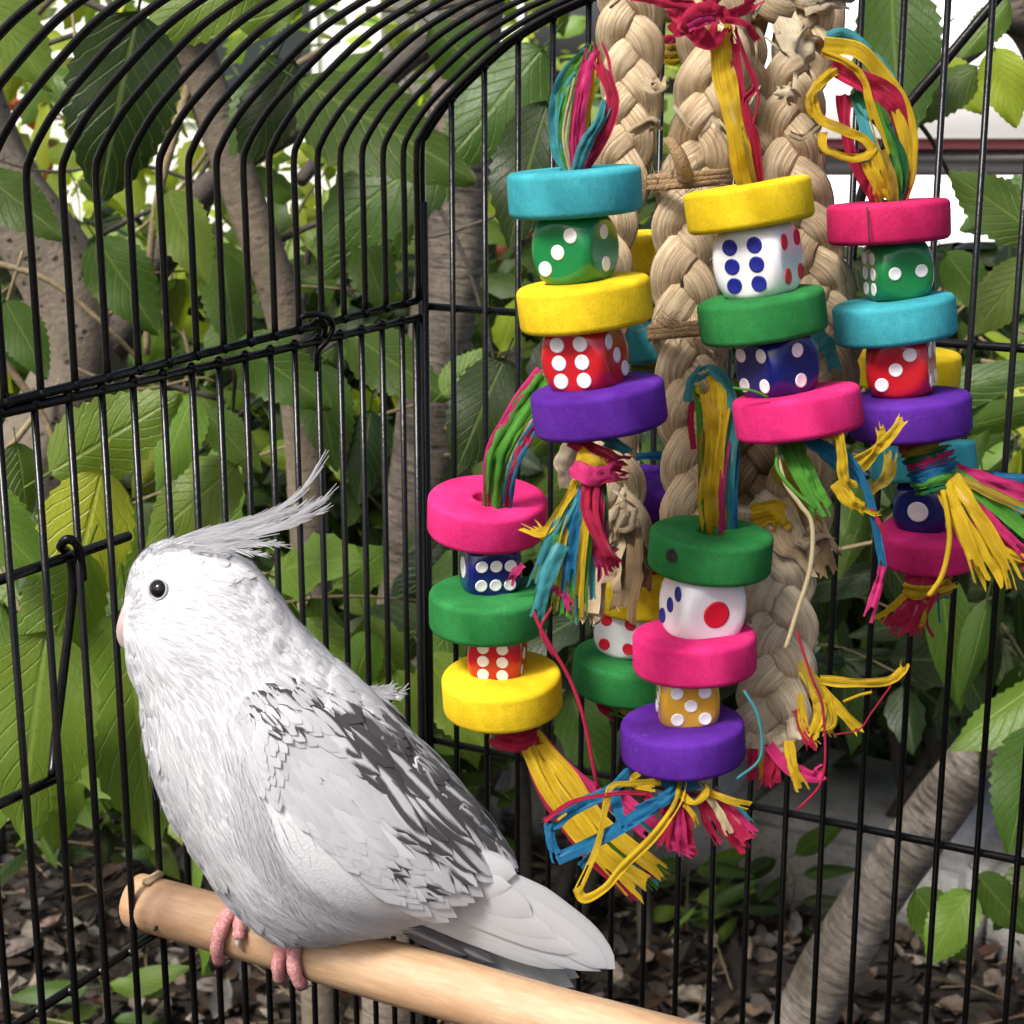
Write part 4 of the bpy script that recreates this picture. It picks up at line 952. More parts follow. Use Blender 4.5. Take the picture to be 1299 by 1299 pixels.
for c, w, p in (('crimson', 14, [(860, 1000, 2), (848, 1030, 6), (842, 1075, 6)]), ('pink', 13, [(864, 1002, 2), (862, 1040, 5), (868, 1085, 5)]), ('crimson', 15, [(868, 1000), (870, 1040, 3), (876, 1088, 3)]), ('pink', 12, [(855, 1030, 4), (850, 1065, 5), (880, 1082, 5)]), ('crimson', 18, [(900, 1006, 1), (925, 1040, 4), (950, 1068, 4)]),
                ('crimson', 14, [(892, 1006), (915, 1045, 2), (945, 1078, 2)]), ('pink', 12, [(905, 1004, 1), (930, 1030, 3), (960, 1062, 3)]), ('cream', 10, [(896, 1006, 3), (912, 1030, 6), (925, 1056, 6)]), ('crimson', 9, [(886, 1006), (895, 1040, 1), (912, 1070, 1)]), ('teal', 9, [(905, 1000), (935, 1025), (952, 1045)]), ('blue', 14, [(830, 985, 0), (865, 996, 4), (900, 990, 2)]),
                ('pink', 12, [(790, 1010), (825, 1040, 2), (860, 1070, 2)]), ('teal', 9, [(800, 1030), (835, 1060, 0), (870, 1085, 0)]), ('crimson', 12, [(820, 1010), (850, 1035, 1), (870, 1055, 1)])):
    ribbon(c, w, d, p)
ribbon('crimson', 6, d, [(690, 1042, 13), (730, 1016, 14), (790, 1006, 14), (826, 1008, 12)])
# B: ends below the pink wheel
for c, w, p in (('green', 26, [(1000, 555, -2), (1015, 590, 6), (1030, 620, 8), (1045, 652, 8)]), ('green', 12, [(992, 560), (1012, 600, 8), (1040, 655, 9)]), ('blue', 18, [(1020, 552), (1050, 572, 5), (1078, 592, 7), (1096, 610, 8)]), ('blue', 10, [(1070, 572, 8), (1090, 598, 10), (1105, 640, 10), (1115, 690, 9), (1120, 718, 8)]), ('teal', 12, [(1030, 560), (1060, 590, 3), (1085, 602, 3)]),
                ('yellow', 13, [(1044, 552, 8), (1062, 550, 12), (1068, 575, 13), (1070, 605, 12), (1082, 618, 11)]), ('yellow', 16, [(1060, 612, 10), (1078, 635, 11), (1096, 645, 10)]), ('yellow', 12, [(1084, 585, 8), (1112, 570, 12), (1132, 550, 13), (1146, 530, 12)]), ('yellow', 10, [(1092, 596, 9), (1112, 572, 12), (1118, 552, 12), (1114, 538, 12)]), ('olive', 14, [(1100, 625, 4), (1125, 605, 5), (1130, 575, 4)]),
                ('pink', 11, [(1120, 718, 9), (1112, 750, 9), (1101, 786, 9)]), ('crimson', 5, [(1106, 645, 10), (1116, 665, 11), (1124, 684, 10)]), ('olive', 12, [(1005, 570), (1025, 605, 2), (1040, 640, 2)]), ('yellow', 5, [(1094, 645, 10), (1108, 652, 11), (1118, 650, 11)])):
    ribbon(c, w, DB, p)
thread('cream', 6, DB-.006, [(984, 566), (995, 610, 4), (1015, 640, 6), (1030, 665, 7), (1028, 720, 7), (1010, 780, 7), (997, 822, 7)]); thread('green', 5, DB-.006, [(988, 568), (986, 595, 4), (1010, 625, 6), (1036, 646, 6)])
# C: wrapped neck and side tail
for k, c in enumerate(('crimson', 'crimson', 'olive', 'dgreen', 'pink', 'blue', 'blue', 'green', 'dgreen')):
    y = 552+k*8; x = 1142+k*3.2; ribbon(c, 11, DC, [(x-6, y+8, -4), (x+8, y+6, 6), (x+34, y-1, 8), (x+56, y-8, -3)], twist=.15)
for c, w, p in (('yellow', 22, [(1194, 608, 6), (1212, 650, 10), (1240, 700, 10), (1262, 742, 9)]), ('yellow', 18, [(1208, 606, 6), (1232, 640, 11), (1262, 690, 11), (1288, 740, 10)]), ('yellow', 14, [(1200, 610, 6), (1222, 670, 12), (1246, 738, 11)]), ('yellow', 10, [(1214, 612, 6), (1240, 660, 12), (1272, 712, 12), (1284, 748, 11)]), ('green', 18, [(1208, 600, 4), (1250, 630, 7), (1300, 672, 7), (1330, 690, 7)]), ('crimson', 20, [(1206, 606, 3), (1245, 650, 6), (1290, 700, 6), (1320, 722, 6)]),
                ('pink', 18, [(1212, 596, 3), (1255, 610, 5), (1310, 628, 5)]), ('pink', 12, [(1225, 625, 4), (1268, 670, 8), (1305, 706, 8)]), ('blue', 16, [(1214, 600, 1), (1260, 606, 3), (1320, 612, 3)]), ('teal', 14, [(1212, 602, 2), (1255, 626, 3), (1315, 660, 3)]), ('olive', 12, [(1210, 604, 4), (1250, 622, 8), (1320, 654, 8)]), ('yellow', 9, [(1262, 690, 7), (1290, 706, 7), (1325, 712, 7)]), ('olive', 7, [(1240, 690, 6), (1280, 710, 6), (1320, 712, 6)])):
    ribbon(c, w, DC, p)
thread('yellow', 7, DC-.010, [(1196, 622), (1203, 660, 2), (1204, 690, 2), (1195, 730, 2), (1178, 756, 1)])
# G: tassel under the rear pink wheel
for c, w, p in (('crimson', 20, [(1155, 728), (1165, 750, 4), (1150, 790, 4)]), ('crimson', 22, [(1175, 725, 3), (1170, 755, 6), (1140, 802, 6)]), ('crimson', 16, [(1195, 725, 3), (1178, 760, 6), (1160, 798, 5)]), ('crimson', 14, [(1205, 728), (1185, 752, 5), (1140, 778, 5)]), ('yellow', 16, [(1146, 748, 5), (1165, 752, 9), (1185, 748, 7), (1212, 738, 3)]), ('yellow', 9, [(1150, 755, 6), (1130, 772, 6), (1112, 788, 6)]), ('yellow', 7, [(1175, 758, 7), (1172, 785, 7), (1166, 795, 6)]), ('olive', 8, [(1200, 735, 3), (1205, 748, 4), (1185, 758, 5)]),
                ('crimson', 18, [(1160, 758, 6), (1145, 780, 7), (1124, 796, 6)]), ('crimson', 14, [(1165, 758, 6), (1158, 780, 7), (1150, 804, 6)])):
    ribbon(c, w, DG_-.008, p)
thread('crimson', 4, DG_-.01, [(1176, 768), (1176, 792), (1184, 808)]); ribbon('teal', 6, DG_, [(1184, 760, 2), (1198, 756, 3), (1206, 758, 2)]); thread('blue', 2.5, DG_-.01, [(1190, 760), (1192, 790)])
# right of the lower braid
for c, w, p in (('yellow', 14, [(1018, 850), (1035, 880, 3), (1040, 905, 3), (1030, 935, 3)]), ('yellow', 13, [(1030, 860, 2), (1060, 895, 5), (1092, 928, 5)]), ('yellow', 11, [(1040, 862, 3), (1080, 866, 5), (1125, 864, 5), (1145, 850, 5), (1148, 842, 5)]), ('olive', 14, [(1014, 840), (1028, 860, 3), (1045, 910, 3), (1052, 935, 3)]), ('yellow', 9, [(1050, 880, 4), (1058, 915, 5), (1045, 928, 5)]), ('crimson', 12, [(1010, 900), (1022, 930, 2), (1030, 952, 2)]), ('yellow', 10, [(1015, 880), (1020, 920, 2), (1036, 946, 2)]),
                ('crimson', 14, [(978, 945), (975, 975, 3), (970, 1000, 3)]), ('crimson', 12, [(955, 950), (954, 975, 2), (955, 992, 2)]), ('pink', 16, [(975, 945, 3), (998, 972, 6), (1030, 985, 6), (1044, 978, 6)]), ('yellow', 14, [(1000, 940, 4), (1006, 972, 7), (1018, 1002, 7)]), ('crimson', 12, [(985, 950), (984, 980, 2), (984, 995, 2)]), ('yellow', 6, [(964, 955), (966, 980), (964, 994)]), ('crimson', 12, [(1010, 975, 3), (1032, 984, 3), (1046, 982, 3)])):
    ribbon(c, w, DE+.01, p)
thread('crimson', 3.5, DE-.002, [(1010, 800), (1030, 860, 2), (1044, 900, 2), (1044, 985, 2), (1012, 1028, 2)]); thread('crimson', 2.5, DE, [(1130, 870), (1105, 905), (1090, 925), (1060, 932)]); thread('teal', 4, DE-.018, [(944, 876), (962, 910, 2), (965, 960, 2), (935, 988, 2)]); thread('yellow', 4, DE, [(1070, 890), (1090, 882, 2), (1106, 878, 2)])
# F: raffia seen between the braids
for c, w, p in (('crimson', 16, [(800, 452), (825, 448), (850, 446)]), ('teal', 14, [(800, 470), (830, 474), (850, 470)]), ('blue', 10, [(800, 580), (835, 578), (860, 584)]), ('crimson', 12, [(840, 440), (842, 465), (838, 480)]), ('olive', 12, [(800, 462), (826, 464), (850, 458)]), ('crimson', 12, [(758, 880, 2), (765, 898, 4), (782, 910, 2)]), ('green', 12, [(762, 880), (775, 900, 3), (795, 905)]), ('yellow', 12, [(775, 885), (790, 900, 2), (805, 900)]), ('crimson', 12, [(830, 55), (850, 50, 2), (870, 56)]), ('olive', 14, [(825, 60), (850, 64, 3), (872, 60)]), ('yellow', 12, [(830, 70), (852, 76, 3), (872, 72)]),
                ('yellow', 30, [(955, 655), (985, 650, 2), (1000, 672, 2)]), ('olive', 22, [(985, 590), (1020, 640, 2), (1040, 690, 2)]), ('teal', 18, [(1035, 420), (1050, 440), (1060, 470)])):
    ribbon(c, w, DF if p[0][0] < 900 else .49, p)

# husk braids: three flat strands plaited together
def braid(path_px, d, w_px, pitch_px, mat='husk', ph=0., sw=.47, end_spread=False, zs=1.0, wob=.05):
    ctrl = cr([P(p[0], p[1], d - (p[2]/1000 if len(p) > 2 else 0)) for p in path_px], 24); L = [0]
    for a, b in zip(ctrl, ctrl[1:]): L.append(L[-1]+(b-a).length)
    tot = L[-1]; sc = d/F_PX; A = w_px*sc*.5; Lm = pitch_px*sc; n = max(24, int(tot/(Lm/26)))
    br = thing('braid', None, None) if False else None
    first = None
    for k in range(3):
        pts_, sides_ = [], []
        for i in range(n+1):
            s = tot*i/n; j = min(len(L)-2, max(0, int(np.searchsorted(L, s)-1))); f = (s-L[j])/max(1e-9, L[j+1]-L[j]); c = ctrl[j].lerp(ctrl[j+1], f)
            T = (ctrl[j+1]-ctrl[j]).normalized(); V = (C0-c).normalized(); B = T.cross(V).normalized(); N = B.cross(T)
            a = 2*math.pi*(s/Lm + k/3)+ph
            w_ = wob*A*noise.noise((s*60, k*7, ph))*2
            pts_.append((c + B*(A*(1-sw)*1.08*math.sin(a)+w_) + N*(A*.30*zs*math.sin(2*a)), T, B, N, a))
        mb = MB(); m = 22; Ls = 0
        for i, (p, T, B, N, a) in enumerate(pts_):
            if i: Ls += (p-pts_[i-1][0]).length
            t = (pts_[min(i+1, n)][0]-pts_[max(i-1, 0)][0]).normalized()
            sb = N.cross(t).normalized(); nn = t.cross(sb)
            hw = A*sw*(1+.12*noise.noise((i*.35, k, ph))); ht = A*.21
            for q in range(m):
                an = 2*math.pi*q/m; ridge = 1+.22*noise.noise((math.cos(an)*2.6, math.sin(an)*2.6, Ls*22+k*9+ph*5))+.12*noise.noise((math.cos(an)*7, math.sin(an)*7, Ls*30+k*9))
                mb.v.append(p + sb*hw*math.cos(an)*ridge + nn*ht*math.sin(an)*ridge)
            if i:
                b = len(mb.v)-2*m
                for q in range(m):
                    q2 = (q+1) % m; mb.face((b+q, b+q2, b+m+q2, b+m+q), [(q/m, Ls0*10), ((q+1)/m, Ls0*10), ((q+1)/m, Ls*10), (q/m, Ls*10)])
            Ls0 = Ls
        mb.face(list(range(m))[::-1]); mb.face(list(range(len(mb.v)-m, len(mb.v))))
        o = mb.obj('husk_strand', M[mat]); adopt(o, toy)
def stray(d, pts, w, mat='husk'): ribbon('cream', w, d, pts, name='husk_flake', mat=mat, twist=.8, crease=.3)
braid([(797, -40), (800, 60), (797, 150), (784, 230), (764, 310), (756, 450), (765, 560), (782, 640), (790, 720)], .492, 78, 165, 'husk', .4)
braid([(908, -20, 4), (904, 80, 4), (892, 180, 2), (874, 260), (871, 330), (872, 400), (874, 480), (884, 560), (884, 680)], .490, 90, 180, 'husk', 1.1)
braid([(948, 20), (948, 100), (955, 180), (975, 260), (985, 320)], .502, 52, 130, 'husk', 2.4)
braid([(1042, -40), (1026, 40), (1005, 120), (1004, 200), (1026, 300), (1050, 400), (1052, 470), (1036, 540), (1012, 620), (1020, 690)], .500, 80, 175, 'husk', .2)
braid([(962, 640), (975, 700), (985, 770), (988, 840), (980, 905), (966, 952)], .496, 96, 170, 'husk_pale', .9, .5)
braid([(958, 540), (955, 600), (960, 680)], .505, 76, 150, 'husk_dark', .2); braid([(905, 560), (912, 640), (925, 760)], .515, 60, 150, 'husk_dark', .2)
braid([(830, -10), (905, -18), (990, -10), (1050, -24)], .495, 80, 150, 'husk', .7)
# twine wraps with frayed ends
q = NT('brown_twine'); q.l(q.mix(q.noise(500, q.obj_co(), 4), (.16, .095, .04), (.42, .29, .15)), q.b.inputs['Base Color']); q.set(Roughness=.9); q.bump(q.noise(1500, q.obj_co(), 3), .8, .001); M['twine'] = q.m
def twine(cx, cy, w, d, turns=3, tilt=-4):
    mb = MB()
    for k in range(turns):
        y = cy + k*6; pts_ = [P(cx + w*.54*math.sin(R(t)), y+tilt*math.sin(R(t))+J(-1, 1), d - .0105*math.cos(R(t))) for t in range(-180, 181, 20)]; tube(mb, pts_, .0011, 6, False)
    for k in range(60):
        t = J(-90, 90); b = P(cx + w*.54*math.sin(R(t)), cy+J(-4, turns*6), d-.0108*math.cos(R(t))); e = b + Vector((J(-1, 1), J(-1, .2), J(-1, 1)))*.006; tube(mb, [b, b.lerp(e, .5)+Vector((0, 0, J(-.001, .001))), e], .00012, 3, False)
    adopt(mb.obj('twine_wrap', M['twine']), toy)
twine(874, 222, 92, .488); twine(872, 412, 88, .488, 3)
rt_ = MB(); tube(rt_, cr([P(868, 228, .474), P(862, 205, .470), P(852, 185, .470), P(846, 180, .472)], 6), lambda s: .0024*(1-.4*s), 7, jitter=.4); adopt(rt_.obj('twine_end', M['twine']), toy)
for pts_, w, mt in (([(992, 20, 10), (1005, 45, 16), (1028, 62, 14), (1040, 78, 8)], 34, 'husk_pale'), ([(985, 118, 8), (1000, 118, 14), (1010, 130, 10)], 16, 'husk_pale'), ([(1020, 10, 6), (1055, 2, 8), (1082, 4, 6)], 18, 'husk_pale'), ([(1000, 170, 10), (1018, 175, 14), (1040, 160, 8)], 9, 'husk'), ([(815, 105, 8), (832, 112, 14), (838, 98, 12)], 16, 'husk'),
                    ([(800, 170, 6), (826, 155, 14), (832, 165, 12)], 14, 'husk'), ([(1000, 640), (1030, 670, 8), (1050, 715, 10)], 34, 'husk'), ([(1010, 650), (1040, 690, 8), (1052, 728, 10)], 22, 'husk_dark'), ([(985, 640), (1005, 690, 6), (1040, 705, 8)], 40, 'husk'), ([(780, 650, 8), (775, 700, 14), (765, 770, 12)], 32, 'husk'), ([(795, 660, 8), (800, 710, 14), (790, 780, 12)], 30, 'husk_dark'),
                    ([(772, 650, 10), (790, 665, 16), (800, 640, 14)], 22, 'husk'), ([(770, 690, 10), (782, 660, 16), (792, 645, 14)], 20, 'husk'), ([(760, 720, 8), (752, 770, 12), (748, 790, 10)], 26, 'husk'), ([(742, 650, 2), (738, 690, 6), (745, 730, 6)], 18, 'husk_pale'), ([(805, 690, 6), (815, 720, 10), (812, 750, 8)], 26, 'husk_dark'), ([(725, 565, 2), (716, 590, 2), (722, 620, 2)], 24, 'husk_pale'),
                    ([(960, 930, 8), (955, 950, 10), (945, 955, 8)], 22, 'husk_pale'), ([(985, 930, 8), (990, 948, 12), (1000, 950, 10)], 24, 'husk_pale'), ([(1005, 910, 8), (1012, 935, 12), (1018, 945, 10)], 20, 'husk_pale'), ([(690, 470), (694, 500, 2), (690, 485, 3)], 14, 'husk_pale')):
    stray(.492, pts_, w, mt)
for k in range(26):
    px, py = random.choice(((800, J(-10, 200)), (875, J(60, 560)), (1008, J(-10, 230)), (1050, J(330, 600)), (985, J(720, 930)), (785, J(570, 720)), (950, J(20, 180))))
    px += J(-34, 34); a = J(.6, 2.6)*random.choice((1, -1)); l = J(18, 42); stray(.486, [(px, py, 4), (px+l*.5*math.cos(a), py+l*.5*math.sin(a), 7), (px+l*math.cos(a), py+l*math.sin(a), J(4, 10))], J(2.5, 5.5), random.choice(('husk', 'husk_pale', 'husk_pale')))

rod('brace_rod', cr([P(1290, -30, .70), P(1240, 28, .705), P(1190, 88, .71), P(1150, 136, .715), P(1112, 200, .72), P(1090, 258, .725), P(1080, 330, .73)], 6), .0022)

# ------------------------------------------------------------------ leaves
def leaf_mesh(name, rows, width, fold, droop, teeth, wave, mat='leaf', stem=.18):
    mb = MB(); cols_ = (-1, -.5, 0, .5, 1)
    for i in range(rows+1):
        v = i/rows
        hw = width*.5*(math.sin(math.pi*min(1, v**.78))**.75)*(1-.25*v) if 0 < i < rows else .004
        for u in cols_:
            t = (teeth*(.5 if i % 2 else -.5))*abs(u)*(1 if 0 < i < rows else 0) if abs(u) == 1 else 0
            x = u*hw*(1+t); z = -fold*abs(u)*hw - droop*v*v + wave*math.sin(v*9+u*2)*abs(u)*.03
            mb.v.append(Vector((x, v + (t*.10 if abs(u) == 1 else 0), z)))
    n = len(cols_)
    for i in range(rows):
        for j in range(n-1):
            a = i*n+j; mb.face((a, a+1, a+1+n, a+n), [(cols_[j], i/rows), (cols_[j+1], i/rows), (cols_[j+1], (i+1)/rows), (cols_[j], (i+1)/rows)])
    if stem: tube(mb, [Vector((0, -stem, .03)), Vector((0, -stem*.5, .012)), Vector((0, .02, 0))], .008, 4, False)
    return mb.mesh(name, M[mat])
HERO = [leaf_mesh('leaf', 26, .60, .25, .06, .10, 1.), leaf_mesh('leaf', 26, .66, .12, .16, .09, 1.6), leaf_mesh('leaf', 26, .56, .45, .10, .10, .8)]
NEAR = [leaf_mesh('leaf', 9, .60, .3, .08, .14, 1.), leaf_mesh('leaf', 9, .56, .15, .22, .14, 1.5), leaf_mesh('leaf', 9, .64, .5, .12, .12, 1.)]
LONG = [leaf_mesh('leaf', 9, .36, .3, .18, 0, .5), leaf_mesh('leaf', 9, .32, .45, .28, 0, .4)]
DK, MD, LT, YG, OR = (.018, .036, .008), (.050, .096, .013), (.108, .178, .022), (.27, .34, .03), (.55, .17, .06)  # YG also carries sunlit, backlit brightness in the leaf colour
def vary(c, k=.25): f = random.uniform(1-k, 1+k); return (c[0]*f*random.uniform(.85, 1.15), c[1]*f, c[2]*f, 1)
def set_leaf(tree, me, base, tip_dir, normal, length, color):
    y = tip_dir.normalized(); z = (normal - y*normal.dot(y)); z = z.normalized() if z.length > 1e-4 else y.orthogonal().normalized(); x = y.cross(z)
    m = Matrix((x, y, z)).transposed().to_4x4() @ Matrix.Diagonal((length, length, length, 1)); m.translation = base
    o = mkobj('leaf', me); o.parent = tree; o.matrix_parent_inverse = Matrix.Translation(-Vector(tree.location)); o.matrix_basis = m; o.color = color; return o
def hero(tree, bx, by, tx, ty, d, color, var=0, side=0, lean=0, k=.08):
    """leaf whose stalk end is seen at (bx,by) and tip at (tx,ty); side = roll, lean = tip towards the viewer (m)"""
    a = P(bx, by, d); b = P(tx, ty, d-lean); y = (b-a); L = y.length; V = (C0-a).normalized(); B = y.normalized().cross(V).normalized()
    return set_leaf(tree, HERO[var % 3], a, y, V*math.cos(R(side))+B*math.sin(R(side))+Vector((0, 0, .15)), L, vary(color, k))
def trunk_obj(tree, pts, r0, r1, mat, sides=18, name='trunk', jit=.12):
    mb = MB(); tube(mb, cr(pts, 8), lambda s: r0+(r1-r0)*s, sides, jitter=jit, seed=random.uniform(0, 50)); return adopt(mb.obj(name, M[mat]), tree)
def to_ground(p): return Vector((p.x, p.y, ground_z(p.x, p.y)-.06))
def tree(name, label, base, group=None): return thing(name, label, 'tree', group, loc=tuple(base))
def twig(tr, pts, r=.0025, nleaf=6, size=.07, cols_=(MD, LT), meshes=NEAR, mat='twig', spread=1.0):
    path = cr(pts, 6); mb = MB(); tube(mb, path, lambda s: r*(1-.7*s), 6); adopt(mb.obj('twig', M[mat]), tr)
    for k in range(nleaf):
        s = (k+.7)/nleaf; i = min(len(path)-2, int(s*(len(path)-1))); p = path[i]; T = (path[i+1]-path[i]).normalized()
        sd = T.cross(Vector((random.gauss(0, .4), -1, random.gauss(0, .4)))).normalized()*(1 if k % 2 else -1)
        dr = (T*random.uniform(.2, .9)+sd*spread+Vector((0, random.uniform(-.5, .3), random.uniform(-.8, .0)))).normalized()
        nm = Vector((random.gauss(0, .5), -1+random.gauss(0, .4), .6+random.gauss(0, .5))); L = size*random.uniform(.65, 1.2)
        set_leaf(tr, random.choice(meshes), p+dr*L*.17, dr, nm, L, vary(random.choice(cols_)))

# trees round the cage
b1 = to_ground(PY(498, 1300, 1.9)); T1 = tree('cherry_tree', 'cherry tree with banded grey trunk behind the cage corner', b1)
trunk_obj(T1, [b1, PY(500, 1150, 1.9), PY(508, 900, 1.9), PY(522, 720, 1.9), PY(546, 520, 1.9), PY(572, 320, 1.9), PY(582, 180, 1.9), PY(595, 40, 1.9), PY(612, -120, 1.92), PY(640, -500, 1.95)], .040, .032, 'bark_band')
trunk_obj(T1, [PY(585, 90, 1.9), PY(540, 60, 1.9), PY(470, 120, 1.85), PY(430, 170, 1.8), PY(380, 230, 1.75)], .016, .007, 'bark_dark', 10, 'branch')
b2 = to_ground(PY(402, 1250, 1.5)); T2 = tree('sapling', 'slim leaning sapling with smooth brown stem behind the left bars', b2)
trunk_obj(T2, [b2, PY(402, 1100, 1.5), PY(398, 850, 1.5), PY(393, 680, 1.5), PY(382, 520, 1.5), PY(360, 390, 1.5), PY(322, 285, 1.5), PY(285, 180, 1.5), PY(250, 80, 1.5), PY(238, 30, 1.49)], .018, .0175, 'bark_smooth', 16)
trunk_obj(T2, [PY(330, 300, 1.5), PY(312, 240, 1.52), PY(292, 200, 1.55), PY(270, 120, 1.58), PY(262, 20, 1.6)], .006, .003, 'bark_dark', 8, 'branch')
trunk_obj(T2, [PY(248, 80, 1.5), PY(205, 230, 1.46), PY(190, 330, 1.45), PY(186, 450, 1.45)], .004, .003, 'twig', 8, 'branch')
b3 = to_ground(PY(-160, 1200, 1.75)); T3 = tree('cherry_tree', 'old cherry tree with pitted forked trunk beside the left wall', b3)
trunk_obj(T3, [b3, PY(-120, 900, 1.75), PY(20, 640, 1.75), PY(100, 490, 1.75), PY(92, 390, 1.75), PY(40, 290, 1.75), PY(-30, 180, 1.75), PY(-80, 40, 1.75)], .050, .036, 'bark_knob', 18, jit=.35)
trunk_obj(T3, [PY(120, 460, 1.75), PY(165, 405, 1.74), PY(190, 350, 1.72), PY(235, 290, 1.7), PY(262, 240, 1.68), PY(330, 190, 1.66), PY(420, 140, 1.64)], .020, .009, 'bark_dark', 10, 'branch', .3)
trunk_obj(T3, [PY(-20, 330, 1.6), PY(60, 355, 1.6), PY(130, 410, 1.6), PY(180, 460, 1.62)], .0035, .002, 'twig', 6, 'branch')
trunk_obj(T3, [PY(-10, 440, 1.5), PY(50, 520, 1.5), PY(90, 600, 1.5), PY(160, 680, 1.5)], .004, .002, 'twig', 6, 'branch')
b4 = to_ground(PZ(975, 1345)); T4 = tree('cherry_tree', 'cherry tree leaning right with pale banded trunk above the leaf litter', b4)
trunk_obj(T4, [b4, PY(1035, 1262, 2.05), PY(1095, 1160, 2.02), PY(1152, 1080, 2.0), PY(1205, 1005, 1.98), PY(1258, 935, 1.96), PY(1320, 870, 1.94), PY(1480, 640, 1.9), PY(1560, 300, 1.9)], .044, .022, 'bark_pale')
b5 = to_ground(PY(1500, 1200, 1.45)); T5 = tree('cherry_tree', 'cherry tree whose grey branch reaches in behind the raffia tuft', b5)
trunk_obj(T5, [b5, PY(1480, 700, 1.45), PY(1400, 250, 1.42), PY(1330, 60, 1.4), PY(1285, 0, 1.38), PY(1270, -90, 1.38)], .035, .014, 'bark_band')
trunk_obj(T5, [PY(1330, 45, 1.4), PY(1270, 30, 1.36), PY(1235, 62, 1.34), PY(1190, 92, 1.32), PY(1150, 122, 1.3)], .009, .006, 'bark_dark', 10, 'branch')
trunk_obj(T5, [PY(1120, 115, 1.1), PY(1150, 140, 1.1), PY(1180, 175, 1.12), PY(1208, 228, 1.15), PY(1225, 245, 1.15)], .0018, .0013, 'bark_dark', 6, 'twig')
# the large leaves close behind the bars, one by one
for a in ((T2, 175, 15, 116, 262, .95, DK, 1, 10, -.02), (T2, -30, 215, 82, 300, .9, MD, 0, -15), (T2, -40, -30, 62, 112, .95, LT, 2, 10), (T2, 330, -40, 170, 50, 1.0, LT, 0, 10), (T2, 300, 30, 385, 5, 1.1, LT, 1, 0), (T2, 375, 78, 300, 205, 1.05, DK, 1, 15),
          (T2, 352, 70, 290, 195, 1.12, MD, 2, 10), (T1, 375, 100, 606, 222, 1.0, MD, 0, -25), (T1, 575, 180, 385, 300, 1.08, MD, 1, 20), (T1, 690, 60, 555, 215, 1.1, MD, 0, 10), (T1, 695, 130, 636, 310, .98, DK, 1, 20), (T1, 545, 30, 660, 130, 1.15, MD, 2, 0), (T1, 670, 10, 742, -40, 1.1, LT, 0, 0),
          (T2, 62, 600, 232, 500, .88, LT, 0, 10), (T2, 245, 500, 190, 622, .92, LT, 2, 30), (T2, 130, 595, 76, 812, .85, YG, 0, -10), (T2, 300, 590, 176, 690, .95, LT, 1, 10), (T2, 20, 560, 40, 660, .9, MD, 1, -20), (T2, 160, 770, 190, 1082, .84, LT, 0, 10), (T2, 60, 800, 12, 1075, .8, LT, 1, 15), (T2, -50, 610, 60, 735, .8, LT, 2, 0),
          (T2, 110, 700, 40, 900, .83, LT, 2, -15), (T2, 215, 780, 240, 950, .95, MD, 0, 0), (T2, 300, 430, 420, 515, 1.05, MD, 1, 0), (T2, 260, 520, 330, 600, 1.05, MD, 2, 10), (T1, 440, 420, 570, 505, 1.05, MD, 0, -10), (T1, 640, 455, 572, 600, .95, DK, 1, 10), (T1, 560, 500, 620, 440, 1.0, LT, 0, 0), (T1, 470, 520, 452, 640, 1.1, DK, 2, 10), (T1, 400, 460, 425, 600, 1.1, MD, 0, 20),
          (T2, 120, 300, 200, 420, 1.1, MD, 1, 0), (T2, 210, 240, 262, 360, 1.1, LT, 0, 10), (T2, 280, 320, 300, 450, 1.15, MD, 2, 0), (T1, 450, 280, 490, 400, 1.15, MD, 0, 15), (T1, 520, 260, 400, 350, 1.15, MD, 1, 0), (T2, 5, 380, 60, 480, 1.1, MD, 0, 0), (T1, 540, 830, 620, 960, .95, LT, 0, 10), (T1, 470, 800, 440, 900, 1.05, LT, 2, 0), (T1, 500, 850, 530, 960, 1.05, LT, 1, 0),
          (T5, 1130, -30, 1140, 190, .98, MD, 0, 15), (T5, 1190, 40, 1080, 130, 1.0, DK, 1, 0), (T5, 1240, 85, 1130, 150, 1.02, MD, 2, 20), (T5, 1190, 75, 1250, 145, 1.1, YG, 0, 0), (T5, 1262, 60, 1290, 160, 1.0, YG, 1, 0), (T5, 1320, 300, 1205, 215, .95, MD, 0, 10), (T5, 1340, 230, 1220, 290, .98, MD, 2, 0), (T5, 1280, 0, 1220, 70, 1.15, LT, 2, 0), (T5, 1200, 320, 1262, 400, 1.2, MD, 0, 0), (T5, 1310, 330, 1230, 420, 1.1, LT, 1, 10),
          (T4, 1160, 1130, 1232, 1222, 1.25, MD, 0, 0), (T4, 1232, 1130, 1170, 1222, 1.2, LT, 1, 15), (T4, 1240, 1110, 1310, 1190, 1.2, MD, 2, 0), (T4, 1330, 1090, 1260, 1180, 1.22, MD, 0, 0), (T4, 1320, 920, 1278, 1085, 1.1, MD, 0, 0), (T4, 1345, 850, 1198, 942, 1.12, LT, 2, 40)):
    hero(*a)
def rpx(x0, x1, y0, y1, d0, d1): return P(J(x0, x1), J(y0, y1), J(d0, d1))
def fill(tr, n, box_, cols_, size=.075, meshes=NEAR, nl=6, ln=.16, down=-.4):
    for _ in range(n):
        a = rpx(*box_); dr = Vector((random.gauss(0, 1), random.gauss(0, .5), random.gauss(down, .6))).normalized(); b = a+dr*ln; m = a.lerp(b, .5)+Vector((J(-.02, .02), 0, J(0, .025)))
        twig(tr, [a, m, b], .0018, nl, size, cols_, meshes)
